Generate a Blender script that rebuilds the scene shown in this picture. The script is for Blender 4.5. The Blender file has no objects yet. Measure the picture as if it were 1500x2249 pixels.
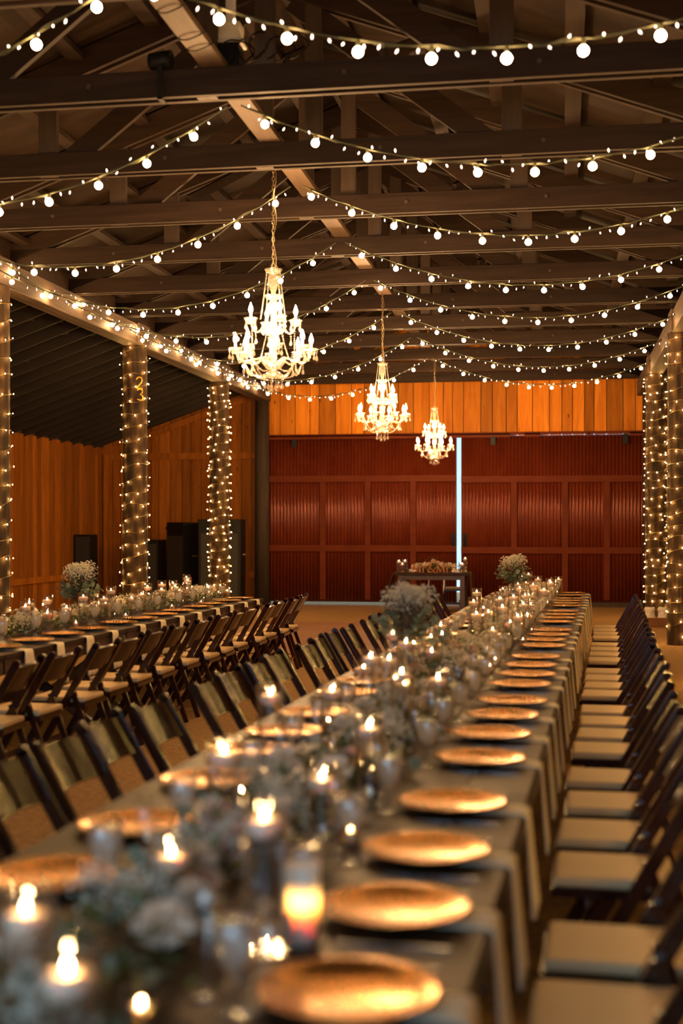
import bpy, math, random
from math import sin, cos, pi, radians, sqrt
from mathutils import Vector, Matrix
random.seed(7)
S = bpy.context.scene
COL = S.collection

# ------------------------------------------------------------------ camera, world, exposure
CAM = Vector((0, 0, 1.6))
cd = bpy.data.cameras.new('camera'); cam = bpy.data.objects.new('camera', cd); COL.objects.link(cam)
cam.location = CAM; cam.rotation_euler = (radians(90), 0, radians(9.5))
cd.sensor_fit = 'HORIZONTAL'; cd.sensor_width = 24.0; cd.lens = 46.4
cd.shift_y = 35.5 / 1500.0; cd.clip_start = 0.05; cd.clip_end = 200
cd.dof.use_dof = True; cd.dof.focus_distance = 15.5; cd.dof.aperture_fstop = 1.45
S.camera = cam
S.view_settings.view_transform = 'Standard'; S.view_settings.look = 'None'
S.view_settings.gamma = 1.0; S.view_settings.use_curve_mapping = False
S.view_settings.exposure = 0.3
w = bpy.data.worlds.new('sky'); S.world = w; w.use_nodes = True
bg = w.node_tree.nodes['Background']; bg.inputs[0].default_value = (0.46, 0.73, 1.0, 1); bg.inputs[1].default_value = 1.5
# the sky is brighter behind the barn's open end (turned up there to light the near tables) than beyond the red doors
_t = w.node_tree.nodes.new('ShaderNodeTexCoord'); _s = w.node_tree.nodes.new('ShaderNodeSeparateXYZ'); _r = w.node_tree.nodes.new('ShaderNodeMapRange')
w.node_tree.links.new(_t.outputs['Generated'], _s.inputs[0]); w.node_tree.links.new(_s.outputs['Y'], _r.inputs[0])
_r.inputs[1].default_value = -0.6; _r.inputs[2].default_value = 0.3; _r.inputs[3].default_value = 5.0; _r.inputs[4].default_value = 1.3
w.node_tree.links.new(_r.outputs[0], bg.inputs[1])
pl = bpy.data.lights.new('doorway_portal', 'AREA'); pl.shape = 'RECTANGLE'; pl.size = 3.9; pl.size_y = 3.3; pl.cycles.is_portal = True
po = bpy.data.objects.new('doorway_portal', pl); COL.objects.link(po); po.location = (-1.6, -1.84, 1.65); po.rotation_euler = (radians(90), 0, 0)
cy = S.cycles
cy.use_denoising = True; cy.max_bounces = 7; cy.diffuse_bounces = 3; cy.glossy_bounces = 3
cy.transmission_bounces = 4; cy.transparent_max_bounces = 48; cy.sample_clamp_indirect = 4.0
cy.caustics_reflective = False; cy.caustics_refractive = False; cy.use_light_tree = True

# light levels of the lamps in the place
E_GLOBE, E_MINI, E_FAIRY, E_CHAND, E_FLAME = 170.0, 8.0, 560.0, 1150.0, 380.0

# ------------------------------------------------------------------ materials
def nodes_of(m):
    m.use_nodes = True
    nt = m.node_tree
    return nt, nt.nodes, nt.links, nt.nodes['Principled BSDF']
def N(nt, t, **kw):
    n = nt.nodes.new(t)
    for k, v in kw.items(): setattr(n, k, v)
    return n
def mat(name, col, rough=0.6, metal=0.0, col2=None, scale=(6, 6, 6), detail=4.0, bump=0.0, bumpd=0.01, island=0.0, spec=0.5,
        trans=0.0, contrast=(0.3, 0.7), knots=None, spots=None, coat=0.0):
    m = bpy.data.materials.new(name); nt, nd, lk, b = nodes_of(m)
    b.inputs['Roughness'].default_value = rough; b.inputs['Metallic'].default_value = metal
    b.inputs['Specular IOR Level'].default_value = spec
    b.inputs['Coat Weight'].default_value = coat; b.inputs['Coat Roughness'].default_value = 0.12
    c1 = (*col, 1)
    if col2 is None and not bump:
        b.inputs['Base Color'].default_value = c1; out = None
    else:
        tc = N(nt, 'ShaderNodeTexCoord'); mp = N(nt, 'ShaderNodeMapping'); mp.inputs['Scale'].default_value = scale
        lk.new(tc.outputs['Object'], mp.inputs['Vector'])
        vec = mp.outputs['Vector']
        if island:
            g = N(nt, 'ShaderNodeNewGeometry'); mu = N(nt, 'ShaderNodeVectorMath', operation='SCALE'); mu.inputs['Scale'].default_value = 37.0
            cx = N(nt, 'ShaderNodeCombineXYZ')
            for i in range(3): lk.new(g.outputs['Random Per Island'], cx.inputs[i])
            lk.new(cx.outputs[0], mu.inputs[0]); ad = N(nt, 'ShaderNodeVectorMath', operation='ADD')
            lk.new(vec, ad.inputs[0]); lk.new(mu.outputs[0], ad.inputs[1]); vec = ad.outputs[0]
        no = N(nt, 'ShaderNodeTexNoise'); no.inputs['Scale'].default_value = 1.0; no.inputs['Detail'].default_value = detail
        no.inputs['Roughness'].default_value = 0.62; no.inputs['Distortion'].default_value = 0.6
        lk.new(vec, no.inputs['Vector'])
        fac = no.outputs['Fac']
        mr = N(nt, 'ShaderNodeMapRange'); mr.inputs[1].default_value, mr.inputs[2].default_value = contrast
        lk.new(fac, mr.inputs[0])
        mx = N(nt, 'ShaderNodeMix', data_type='RGBA'); mx.inputs['A'].default_value = c1; mx.inputs['B'].default_value = (*(col2 or col), 1)
        lk.new(mr.outputs[0], mx.inputs['Factor']); colout = mx.outputs['Result']
        if island:
            hs = N(nt, 'ShaderNodeHueSaturation'); r2 = N(nt, 'ShaderNodeMapRange')
            r2.inputs[3].default_value = 1 - island; r2.inputs[4].default_value = 1 + island * 0.7
            lk.new(g.outputs['Random Per Island'], r2.inputs[0]); lk.new(r2.outputs[0], hs.inputs['Value'])
            lk.new(colout, hs.inputs['Color']); colout = hs.outputs[0]
        if knots:
            m2 = N(nt, 'ShaderNodeMapping'); m2.inputs['Scale'].default_value = knots[0]; lk.new(tc.outputs['Object'], m2.inputs['Vector'])
            vo = N(nt, 'ShaderNodeTexVoronoi'); vo.inputs['Scale'].default_value = 1; lk.new(m2.outputs[0], vo.inputs['Vector'])
            r3 = N(nt, 'ShaderNodeMapRange'); r3.inputs[1].default_value = knots[1] * 0.55; r3.inputs[2].default_value = knots[1]
            r3.inputs[3].default_value = 0.85; r3.inputs[4].default_value = 0.0
            lk.new(vo.outputs['Distance'], r3.inputs[0])
            m3 = N(nt, 'ShaderNodeMix', data_type='RGBA'); m3.inputs['B'].default_value = (*knots[2], 1)
            lk.new(r3.outputs[0], m3.inputs['Factor']); lk.new(colout, m3.inputs['A']); colout = m3.outputs['Result']
        lk.new(colout, b.inputs['Base Color'])
        if bump:
            bp = N(nt, 'ShaderNodeBump'); bp.inputs['Strength'].default_value = bump; bp.inputs['Distance'].default_value = bumpd
            lk.new(fac, bp.inputs['Height']); lk.new(bp.outputs[0], b.inputs['Normal'])
    if trans:
        tr = N(nt, 'ShaderNodeBsdfTranslucent'); tr.inputs[0].default_value = c1
        ms = N(nt, 'ShaderNodeMixShader'); ms.inputs[0].default_value = trans
        lk.new(b.outputs[0], ms.inputs[1]); lk.new(tr.outputs[0], ms.inputs[2]); lk.new(ms.outputs[0], nd['Material Output'].inputs[0])
    return m
def emit(name, col, strength, sample=True):
    m = bpy.data.materials.new(name); m.use_nodes = True; nt = m.node_tree; nt.nodes.clear()
    e = N(nt, 'ShaderNodeEmission'); o = N(nt, 'ShaderNodeOutputMaterial')
    e.inputs[0].default_value = (*col, 1); e.inputs[1].default_value = strength; nt.links.new(e.outputs[0], o.inputs[0])
    m.cycles.emission_sampling = 'FRONT' if sample else 'NONE'
    return m
def clear(name, tint=(0.985, 0.985, 0.985), milk=0.0, milkcol=(0.8, 0.8, 0.78), rough=0.02, boost=0.03, edge=0.85):
    m = bpy.data.materials.new(name); m.use_nodes = True; nt = m.node_tree; nt.nodes.clear(); lk = nt.links
    o = N(nt, 'ShaderNodeOutputMaterial'); t = N(nt, 'ShaderNodeBsdfTransparent'); t.inputs[0].default_value = (*tint, 1)
    g = N(nt, 'ShaderNodeBsdfGlossy'); g.inputs[0].default_value = (1, 1, 1, 1); g.inputs['Roughness'].default_value = rough
    f = N(nt, 'ShaderNodeLayerWeight'); f.inputs[0].default_value = 0.5
    pw = N(nt, 'ShaderNodeMath', operation='POWER'); pw.inputs[1].default_value = 2.6; lk.new(f.outputs['Facing'], pw.inputs[0])
    a = N(nt, 'ShaderNodeMath', operation='MULTIPLY_ADD'); a.inputs[1].default_value = edge; a.inputs[2].default_value = 0.03 + boost; a.use_clamp = True; lk.new(pw.outputs[0], a.inputs[0])
    x = N(nt, 'ShaderNodeMixShader'); lk.new(a.outputs[0], x.inputs[0])
    base = t.outputs[0]
    if milk:
        d = N(nt, 'ShaderNodeBsdfDiffuse'); d.inputs[0].default_value = (*milkcol, 1)
        d2 = N(nt, 'ShaderNodeBsdfTranslucent'); d2.inputs[0].default_value = (*milkcol, 1)
        q = N(nt, 'ShaderNodeMixShader'); q.inputs[0].default_value = 0.55; lk.new(d.outputs[0], q.inputs[1]); lk.new(d2.outputs[0], q.inputs[2])
        z = N(nt, 'ShaderNodeMixShader'); z.inputs[0].default_value = milk; lk.new(t.outputs[0], z.inputs[1]); lk.new(q.outputs[0], z.inputs[2]); base = z.outputs[0]
    lk.new(base, x.inputs[1]); lk.new(g.outputs[0], x.inputs[2]); lk.new(x.outputs[0], o.inputs[0])
    return m

BEAM1, BEAM2 = (0.021, 0.0112, 0.0070), (0.042, 0.024, 0.015)
M = {}
M['beam_x'] = mat('dark_timber_across', BEAM1, 0.62, spec=0.2, col2=BEAM2, scale=(1.2, 9, 14), bump=0.25, island=0.2)
M['beam_y'] = mat('dark_timber_along', BEAM1, 0.62, spec=0.2, col2=BEAM2, scale=(12, 0.9, 12), bump=0.25, island=0.2)
M['beam_z'] = mat('dark_timber_upright', (0.038, 0.023, 0.016), 0.65, col2=(0.066, 0.041, 0.027), scale=(12, 12, 1.0), bump=0.25, island=0.15)
M['runner'] = mat('pale_runner_timber', (0.11, 0.07, 0.043), 0.6, col2=(0.17, 0.11, 0.068), scale=(14, 1.0, 14), bump=0.2)
M['header'] = mat('weathered_timber', (0.055, 0.034, 0.021), 0.7, col2=(0.135, 0.086, 0.052), scale=(9, 0.8, 13), bump=0.6, bumpd=0.02, contrast=(0.35, 0.65), island=0.12)
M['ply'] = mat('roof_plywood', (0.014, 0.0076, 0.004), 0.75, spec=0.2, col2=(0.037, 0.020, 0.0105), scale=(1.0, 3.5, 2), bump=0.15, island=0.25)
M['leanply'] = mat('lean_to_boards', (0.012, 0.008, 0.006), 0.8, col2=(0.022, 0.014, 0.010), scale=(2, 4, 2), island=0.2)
M['leanraft'] = mat('lean_to_timber', (0.013, 0.009, 0.007), 0.7, col2=(0.024, 0.016, 0.012), scale=(1.2, 10, 10))
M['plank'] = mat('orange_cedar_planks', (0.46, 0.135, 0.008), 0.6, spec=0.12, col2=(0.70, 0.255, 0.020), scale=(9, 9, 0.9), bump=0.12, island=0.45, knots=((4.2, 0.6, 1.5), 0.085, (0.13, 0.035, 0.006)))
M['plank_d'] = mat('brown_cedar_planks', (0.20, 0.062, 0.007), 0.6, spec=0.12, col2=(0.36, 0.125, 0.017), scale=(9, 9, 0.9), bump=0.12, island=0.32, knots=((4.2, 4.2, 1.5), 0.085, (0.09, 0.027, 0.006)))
M['maroon'] = mat('maroon_corrugated_iron', (0.135, 0.021, 0.008), 0.27, metal=0.3, col2=(0.185, 0.034, 0.011), scale=(3, 3, 1.2), contrast=(0.35, 0.75))
M['maroon_wood'] = mat('maroon_painted_wood', (0.10, 0.018, 0.006), 0.6, spec=0.1, col2=(0.14, 0.028, 0.009), scale=(3, 8, 8))
M['log'] = mat('log_bark_stripped', (0.017, 0.0105, 0.0065), 0.75, spec=0.2, col2=(0.082, 0.045, 0.020), scale=(14, 14, 0.9), bump=0.7, bumpd=0.02, contrast=(0.35, 0.72))
M['darkpost'] = mat('dark_post_wood', (0.028, 0.017, 0.012), 0.8, col2=(0.06, 0.036, 0.022), scale=(12, 12, 1))
M['dirt'] = mat('raked_dirt', (0.22, 0.12, 0.046), 0.95, col2=(0.41, 0.245, 0.10), scale=(26, 18, 26), detail=9, bump=0.8, bumpd=0.02, contrast=(0.3, 0.72), spec=0.15)
M['slab'] = mat('stained_concrete', (0.20, 0.088, 0.042), 0.55, col2=(0.29, 0.14, 0.07), scale=(1.2, 2.5, 2), detail=6, bump=0.05)
M['concrete'] = mat('yard_concrete', (0.55, 0.55, 0.54), 0.8)
M['table'] = mat('dark_walnut_top', (0.025, 0.011, 0.006), 0.46, col2=(0.058, 0.028, 0.014), scale=(14, 0.8, 14), bump=0.12, island=0.2, spec=0.12)
M['tabledark'] = mat('dark_walnut_frame', (0.04, 0.017, 0.011), 0.4, col2=(0.075, 0.034, 0.02), scale=(10, 2, 10))
M['chair'] = mat('dark_fruitwood', (0.020, 0.006, 0.003), 0.15, spec=0.3, col2=(0.046, 0.015, 0.007), scale=(9, 9, 3), coat=0.2)
M['pad'] = mat('cream_vinyl_pad', (0.70, 0.49, 0.25), 0.5, spec=0.25, col2=(0.74, 0.53, 0.28), scale=(4, 4, 4))
M['napkin'] = mat('cream_linen', (0.70, 0.61, 0.44), 0.85, col2=(0.76, 0.67, 0.50), scale=(60, 60, 60), bump=0.1, bumpd=0.002, spec=0.2)
M['gold'] = mat('gold_charger', (0.47, 0.205, 0.036), 0.24, metal=0.9)
M['steel'] = mat('steel', (0.45, 0.46, 0.48), 0.22, metal=1.0)
M['bracket'] = mat('brushed_metal', (0.5, 0.5, 0.5), 0.35, metal=0.9)
M['wax'] = mat('candle_wax', (0.90, 0.71, 0.54), 0.5)
_nt, _nd, _lk, _b = nodes_of(M['wax']); _b.inputs['Subsurface Weight'].default_value = 1.0; _b.inputs['Subsurface Radius'].default_value = (1.0, 0.85, 0.70); _b.inputs['Subsurface Scale'].default_value = 0.03
M['wick'] = mat('wick', (0.02, 0.02, 0.02), 0.9)
M['leaf'] = mat('eucalyptus_leaf', (0.09, 0.135, 0.04), 0.5, col2=(0.20, 0.26, 0.095), scale=(9, 9, 9), trans=0.25, island=0.3)
M['leafblue'] = mat('silver_dollar_leaf', (0.17, 0.215, 0.14), 0.55, col2=(0.31, 0.355, 0.25), scale=(9, 9, 9), trans=0.2, island=0.25)
M['twig'] = mat('twig', (0.09, 0.07, 0.035), 0.8)
M['breath'] = mat('babys_breath', (0.80, 0.76, 0.62), 0.8, trans=0.3)
M['rose'] = mat('cream_rose', (0.80, 0.70, 0.56), 0.7, trans=0.3)
M['blush'] = mat('blush_rose', (0.72, 0.47, 0.36), 0.7, trans=0.3)
M['cord'] = mat('olive_cord', (0.05, 0.055, 0.025), 0.6)
M['copper'] = mat('fairy_wire', (0.20, 0.13, 0.05), 0.4, metal=0.5)
M['chain'] = mat('chain_brass', (0.50, 0.40, 0.24), 0.35, metal=0.8)
M['sleeve'] = mat('candle_sleeve', (0.85, 0.80, 0.70), 0.4)
M['black'] = mat('black_plastic', (0.009, 0.008, 0.0075), 0.5, spec=0.2)
M['grille'] = mat('speaker_grille', (0.016, 0.014, 0.012), 0.7, col2=(0.03, 0.026, 0.022), scale=(90, 90, 90))
M['whitebox'] = mat('pale_steel_box', (0.8, 0.77, 0.72), 0.5)
M['gauze'] = mat('grey_gauze', (0.13, 0.11, 0.09), 0.9, col2=(0.18, 0.155, 0.125), scale=(30, 30, 2), trans=0.3)
M['sign'] = mat('rust_letters', (0.33, 0.12, 0.035), 0.55, col2=(0.42, 0.17, 0.05), scale=(20, 20, 20))
M['digit'] = mat('yellow_digit', (0.75, 0.42, 0.05), 0.4, metal=0.3)
M['wicker'] = mat('brown_wicker', (0.20, 0.085, 0.035), 0.6, col2=(0.42, 0.20, 0.09), scale=(55, 55, 75), bump=0.8, bumpd=0.01)
M['towel'] = mat('white_wrap', (0.88, 0.84, 0.76), 0.8, col2=(0.68, 0.62, 0.54), scale=(28, 28, 9), bump=0.8, bumpd=0.02)
M['glass'] = clear('clear_glass', rough=0.07, boost=0.05)
M['water'] = clear('vase_water', tint=(0.98, 0.985, 0.98), boost=0.0)
M['icewater'] = clear('ice_water', tint=(0.95, 0.95, 0.94), milk=0.42, milkcol=(0.9, 0.86, 0.78), rough=0.08)
M['crystal'] = clear('cut_crystal', tint=(0.97, 0.95, 0.92), milk=0.09, milkcol=(0.95, 0.90, 0.80), rough=0.07, boost=0.0, edge=0.45)
WARM = (1.0, 0.60, 0.25)
M['globe'] = emit('globe_glow', (1.0, 0.56, 0.22), E_GLOBE)
M['mini'] = emit('mini_glow', (1.0, 0.72, 0.52), E_MINI, sample=False)
M['fairy'] = emit('fairy_glow', (1.0, 0.56, 0.15), E_FAIRY)
M['lampbulb'] = emit('candelabra_glow', (1.0, 0.56, 0.24), E_CHAND)
M['flame'] = emit('flame_glow', (1.0, 0.55, 0.22), E_FLAME)

# ------------------------------------------------------------------ mesh builder
class MB:
    def __init__(s): s.v = []; s.f = []; s.mi = []; s.cur = 0
    def add(s, vs, fs):
        o = len(s.v); s.v.extend([tuple(p) for p in vs]); s.f.extend([tuple(i + o for i in f) for f in fs]); s.mi.extend([s.cur] * len(fs)); return s
    def box(s, c, d, R=None):
        c = Vector(c); h = [x / 2 for x in d]
        vs = []
        for sx in (-1, 1):
            for sy in (-1, 1):
                for sz in (-1, 1):
                    p = Vector((sx * h[0], sy * h[1], sz * h[2]))
                    vs.append(c + (R @ p if R else p))
        return s.add(vs, [(0, 1, 3, 2), (4, 6, 7, 5), (0, 4, 5, 1), (2, 3, 7, 6), (0, 2, 6, 4), (1, 5, 7, 3)])
    def bar(s, a, b, w, h, up=(0, 0, 1)):
        a, b = Vector(a), Vector(b); d = (b - a); L = d.length; d = d / L; u = Vector(up)
        x = d.cross(u)
        if x.length < 1e-5: x = d.cross(Vector((1, 0, 0)))
        x.normalize(); z = x.cross(d)
        return s.box((a + b) / 2, (w, L, h), Matrix((x, d, z)).transposed())
    def tube(s, pts, r, n=6, cap=True, r2=None):
        pts = [Vector(p) for p in pts]; vs = []; fs = []; k = len(pts); ref = None
        for i, p in enumerate(pts):
            d = (pts[min(i + 1, k - 1)] - pts[max(i - 1, 0)]).normalized()
            if ref is None:
                ref = Vector((0, 0, 1)) if abs(d.z) < 0.9 else Vector((1, 0, 0))
            x = d.cross(ref).normalized(); y = x.cross(d); ref = y
            rr = r if r2 is None else r + (r2 - r) * i / (k - 1)
            if isinstance(r, (list, tuple)): rr = r[i]
            for j in range(n):
                t = 2 * pi * j / n; vs.append(p + x * (rr * cos(t)) + y * (rr * sin(t)))
        for i in range(k - 1):
            for j in range(n):
                a, b = i * n + j, i * n + (j + 1) % n; fs.append((a, b, b + n, a + n))
        if cap: fs.append(tuple(range(n))[::-1]); fs.append(tuple((k - 1) * n + j for j in range(n)))
        return s.add(vs, fs)
    def lathe(s, prof, n=16, c=(0, 0, 0), scallop=None, closed=False):
        vs = []; fs = []; c = Vector(c); k = len(prof)
        for i, (r, z) in enumerate(prof):
            for j in range(n):
                t = 2 * pi * j / n; q = r
                if scallop and scallop[i]: q = r * (1 + scallop[i] * (j % 2)); 
                vs.append(c + Vector((q * cos(t), q * sin(t), z)))
        for i in range(k - 1 if not closed else k):
            for j in range(n):
                a, b = i * n + j, i * n + (j + 1) % n; i2 = (i + 1) % k
                fs.append((a, b, i2 * n + (j + 1) % n, i2 * n + j))
        if not closed:
            if prof[0][0] > 1e-6 and prof[0][0] < 0.001: pass
            fs.append(tuple(range(n))[::-1]) if prof[0][0] > 0 and prof[0][0] < 1e-3 else None
        return s.add(vs, fs)
    def octa(s, c, r, l=None):
        c = Vector(c); l = l or r
        vs = [c + Vector(p) for p in ((r, 0, 0), (0, r, 0), (-r, 0, 0), (0, -r, 0), (0, 0, l), (0, 0, -l))]
        return s.add(vs, [(0, 1, 4), (1, 2, 4), (2, 3, 4), (3, 0, 4), (1, 0, 5), (2, 1, 5), (3, 2, 5), (0, 3, 5)])
    def sphere(s, c, r, n=10, m=6, sz=1.0):
        prof = [(max(r * sin(pi * i / m), 1e-5), -r * cos(pi * i / m) * sz) for i in range(m + 1)]
        return s.lathe(prof, n, c)
    def grid(s, P):
        a = len(P); b = len(P[0]); vs = [p for row in P for p in row]
        return s.add(vs, [(i * b + j, i * b + j + 1, (i + 1) * b + j + 1, (i + 1) * b + j) for i in range(a - 1) for j in range(b - 1)])
    def sheet(s, P, t):
        """a grid with thickness t (downward/inward along a given offset vector)"""
        a = len(P); b = len(P[0]); o = Vector(t)
        top = [Vector(p) for row in P for p in row]; bot = [p + o for p in top]; n = len(top)
        fs = [(i * b + j, i * b + j + 1, (i + 1) * b + j + 1, (i + 1) * b + j) for i in range(a - 1) for j in range(b - 1)]
        fs += [tuple(q + n for q in f[::-1]) for f in fs]
        edge = [j for j in range(b)] + [i * b + b - 1 for i in range(1, a)] + [(a - 1) * b + j for j in range(b - 2, -1, -1)] + [i * b for i in range(a - 2, 0, -1)]
        for q in range(len(edge)):
            x, y = edge[q], edge[(q + 1) % len(edge)]; fs.append((y, x, x + n, y + n))
        return s.add(top + bot, fs)
    def build(s, name, m, parent=None, smooth=False, bevel=0.0):
        me = bpy.data.meshes.new(name); me.from_pydata(s.v, [], s.f)
        ms = m if isinstance(m, (list, tuple)) else [m]
        for q in ms: me.materials.append(q)
        if len(ms) > 1: me.polygons.foreach_set('material_index', s.mi)
        if smooth: me.polygons.foreach_set('use_smooth', [True] * len(me.polygons))
        me.update()
        o = bpy.data.objects.new(name, me); COL.objects.link(o)
        if parent: o.parent = parent
        if bevel:
            b = o.modifiers.new('bevel', 'BEVEL'); b.width = bevel; b.segments = 2; b.limit_method = 'ANGLE'
        return o

def thing(name, label, cat, loc=(0, 0, 0), rotz=0.0, group=None, kind=None):
    o = bpy.data.objects.new(name, None); COL.objects.link(o); o.empty_display_size = 0.1
    o.location = loc; o.rotation_euler = (0, 0, rotz); o['label'] = label; o['category'] = cat
    if group: o['group'] = group
    if kind: o['kind'] = kind
    return o
def tag(o, label, cat, group=None, kind=None):
    if label: o['label'] = label
    if cat: o['category'] = cat
    if group: o['group'] = group
    if kind: o['kind'] = kind
    return o
def struct(o): o['kind'] = 'structure'; return o
KIDS = {}
def kids(root): return [o for o in COL.objects if o.parent == root]
def dup(proto_kids, root, loc, rotz, label, group=None):
    r = root.copy(); COL.objects.link(r); r.location = loc; r.rotation_euler = (0, 0, rotz); r['label'] = label
    if group: r['group'] = group
    for ch, gk in proto_kids:
        c = ch.copy(); COL.objects.link(c); c.parent = r
        for g in gk:
            d = g.copy(); COL.objects.link(d); d.parent = c
    return r
class Proto:
    """builds the first of a kind, then copies it with its parts"""
    def __init__(s, make): s.make = make; s.root = None
    def put(s, loc, rotz, label, group=None):
        if s.root is None:
            s.root = s.make(label); r = s.root; r.location = loc; r.rotation_euler = (0, 0, rotz); r['label'] = label
            if group: r['group'] = group
            s.kids = [(k, kids(k)) for k in kids(r)]
            return r
        return dup(s.kids, s.root, loc, rotz, label, group)
ORD = ('first second third fourth fifth sixth seventh eighth ninth tenth eleventh twelfth thirteenth fourteenth fifteenth sixteenth seventeenth eighteenth nineteenth twentieth '
       'twenty-first twenty-second twenty-third twenty-fourth twenty-fifth twenty-sixth twenty-seventh twenty-eighth twenty-ninth thirtieth thirty-first thirty-second '
       'thirty-third thirty-fourth thirty-fifth thirty-sixth thirty-seventh thirty-eighth thirty-ninth fortieth').split()
def nth(i): return ORD[i]

# ------------------------------------------------------------------ room layout (metres; Y runs down the barn)
XL, XR, XC = -6.2, 1.6, -2.3          # post lines and centre line
XW = -9.8                             # outer side wall
YW = 27.3                             # end wall
ZT = 4.57                             # underside of ties
ZH0, ZH1 = 4.27, 4.57                 # header beam
SL = 0.364
YB = -1.9
TIES = [8.85 + 1.79 * i for i in range(-3, 11)]

# floor
m = MB(); m.box((-3, 12, -0.1), (24, 42, 0.2)); struct(m.build('floor', M['dirt']))
m = MB(); m.box((-2.9, 19.2, 0.004), (5.2, 5.6, 0.02)); struct(m.build('floor_slab', M['slab']))
m = MB(); m.box((-3, 43, -0.1), (40, 20, 0.2)); struct(m.build('exterior_ground', M['concrete']))

# end wall: vertical boards of uneven width with shadow gaps between
def boards(mb, x0, x1, zb, zt, y, th=0.022, wmin=0.19, wmax=0.36, axis='x', seed=1):
    rnd = random.Random(seed); x = x0
    while x < x1 - 0.03:
        wd = min(rnd.uniform(wmin, wmax), x1 - x)
        if x1 - x - wd < 0.12: wd = x1 - x
        a, b = x + 0.007, x + wd - 0.007
        ta, tb = zt(a), zt(b); yo = rnd.uniform(-0.003, 0.003)
        def P(u, z, d): return (u, y + d + yo, z) if axis == 'x' else (y - d - yo, u, z)
        z0 = zb if not callable(zb) else zb(a)
        vs = [P(a, z0, 0), P(b, z0, 0), P(b, tb, 0), P(a, ta, 0), P(a, z0, th), P(b, z0, th), P(b, tb, th), P(a, ta, th)]
        mb.add(vs, [(0, 1, 2, 3), (7, 6, 5, 4), (0, 4, 5, 1), (1, 5, 6, 2), (2, 6, 7, 3), (3, 7, 4, 0)]); x += wd
ridge_z = lambda x: 6.05 - abs(x - XC) * SL + 0.05
lean_z = lambda x: 4.52 - (XL - x) * 0.345
lean_r = lambda x: 4.52 - (x - XR) * 0.345
m = MB(); boards(m, XL + 0.02, XR, 3.50, lambda x: ridge_z(x) + 0.2, YW, seed=5); struct(m.build('wall_end_gable', M['plank']))
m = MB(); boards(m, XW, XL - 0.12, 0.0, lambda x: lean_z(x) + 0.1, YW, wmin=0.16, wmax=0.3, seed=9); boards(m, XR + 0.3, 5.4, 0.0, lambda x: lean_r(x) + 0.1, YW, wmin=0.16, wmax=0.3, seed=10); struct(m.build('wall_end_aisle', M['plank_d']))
m = MB(); m.box(((XL + XR) / 2, YW + 0.06, 5.0), (7.8, 0.04, 2.9)); m.box((-8.05, YW + 0.06, 2.3), (3.9, 0.04, 4.6)); m.box((3.6, YW + 0.06, 2.5), (4.0, 0.04, 5.0)); struct(m.build('wall_end_backing', M['darkpost']))
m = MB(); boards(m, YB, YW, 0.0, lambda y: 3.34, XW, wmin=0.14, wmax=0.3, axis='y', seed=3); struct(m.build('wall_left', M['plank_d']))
m = MB(); m.box((XW - 0.06, 12.7, 1.78), (0.04, 29.4, 3.56)); struct(m.build('wall_left_backing', M['darkpost']))
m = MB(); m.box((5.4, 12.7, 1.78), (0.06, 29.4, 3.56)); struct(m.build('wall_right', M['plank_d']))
m = MB()
m.box((-8.0, YW - 0.02, 3.14), (3.4, 0.04, 0.14)); m.box((-8.0, YW - 0.02, 0.62), (3.4, 0.04, 0.14)); m.box((-9.72, YW - 0.03, 1.6), (0.1, 0.04, 3.2))
m.box((XW + 0.03, 23.5, 0.62), (0.03, 7.0, 0.12))
struct(m.build('trim_girts', M['plank_d']))
m = MB()
a0, a1 = (XL - 0.1, YW - 0.02, lean_z(XL) - 0.06), (XW, YW - 0.02, lean_z(XW) - 0.06); m.bar(a0, a1, 0.04, 0.13); struct(m.build('trim_rake', M['plank_d']))
# rear wall of the barn with a wide open doorway behind the camera
m = MB(); m.box((-6.8, YB, 2.6), (6.5, 0.06, 5.2)); m.box((2.9, YB, 2.6), (5.1, 0.06, 5.2)); m.box((-1.6, YB, 4.9), (4.0, 0.06, 3.2)); struct(m.build('wall_rear', M['plank_d']))

# roof sheathing
def sheath(mb, x0, z0, x1, z1, th, seed):
    rnd = random.Random(seed); y = YB - 0.1
    n = 2; 
    while y < YW + 0.2:
        y2 = min(y + 1.22, YW + 0.2)
        for k in range(n):
            t0, t1 = k / n, (k + 1) / n; e = 0.004
            A = Vector((x0 + (x1 - x0) * t0, 0, z0 + (z1 - z0) * t0)); B = Vector((x0 + (x1 - x0) * t1, 0, z0 + (z1 - z0) * t1))
            up = Vector((0, 0, th))
            vs = [A + Vector((0, y, 0)), B + Vector((0, y, 0)), B + Vector((0, y2, 0)), A + Vector((0, y2, 0))]; vs += [v + up for v in vs]
            mb.add(vs, [(3, 2, 1, 0), (4, 5, 6, 7), (0, 1, 5, 4), (1, 2, 6, 5), (2, 3, 7, 6), (3, 0, 4, 7)])
        y = y2
ZR = 6.25
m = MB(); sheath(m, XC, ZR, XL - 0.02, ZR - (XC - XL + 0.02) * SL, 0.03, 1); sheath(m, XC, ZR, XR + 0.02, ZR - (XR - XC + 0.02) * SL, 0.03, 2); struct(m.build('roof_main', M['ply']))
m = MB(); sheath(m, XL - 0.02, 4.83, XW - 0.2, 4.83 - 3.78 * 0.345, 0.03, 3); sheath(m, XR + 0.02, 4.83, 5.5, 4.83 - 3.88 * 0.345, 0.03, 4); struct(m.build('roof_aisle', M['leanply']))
m = MB()
for x in (XL, XR): m.box((x, 10.4, 4.82), (0.05, 33.9, 0.42))
struct(m.build('trim_eave_boards', M['beam_y']))
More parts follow.
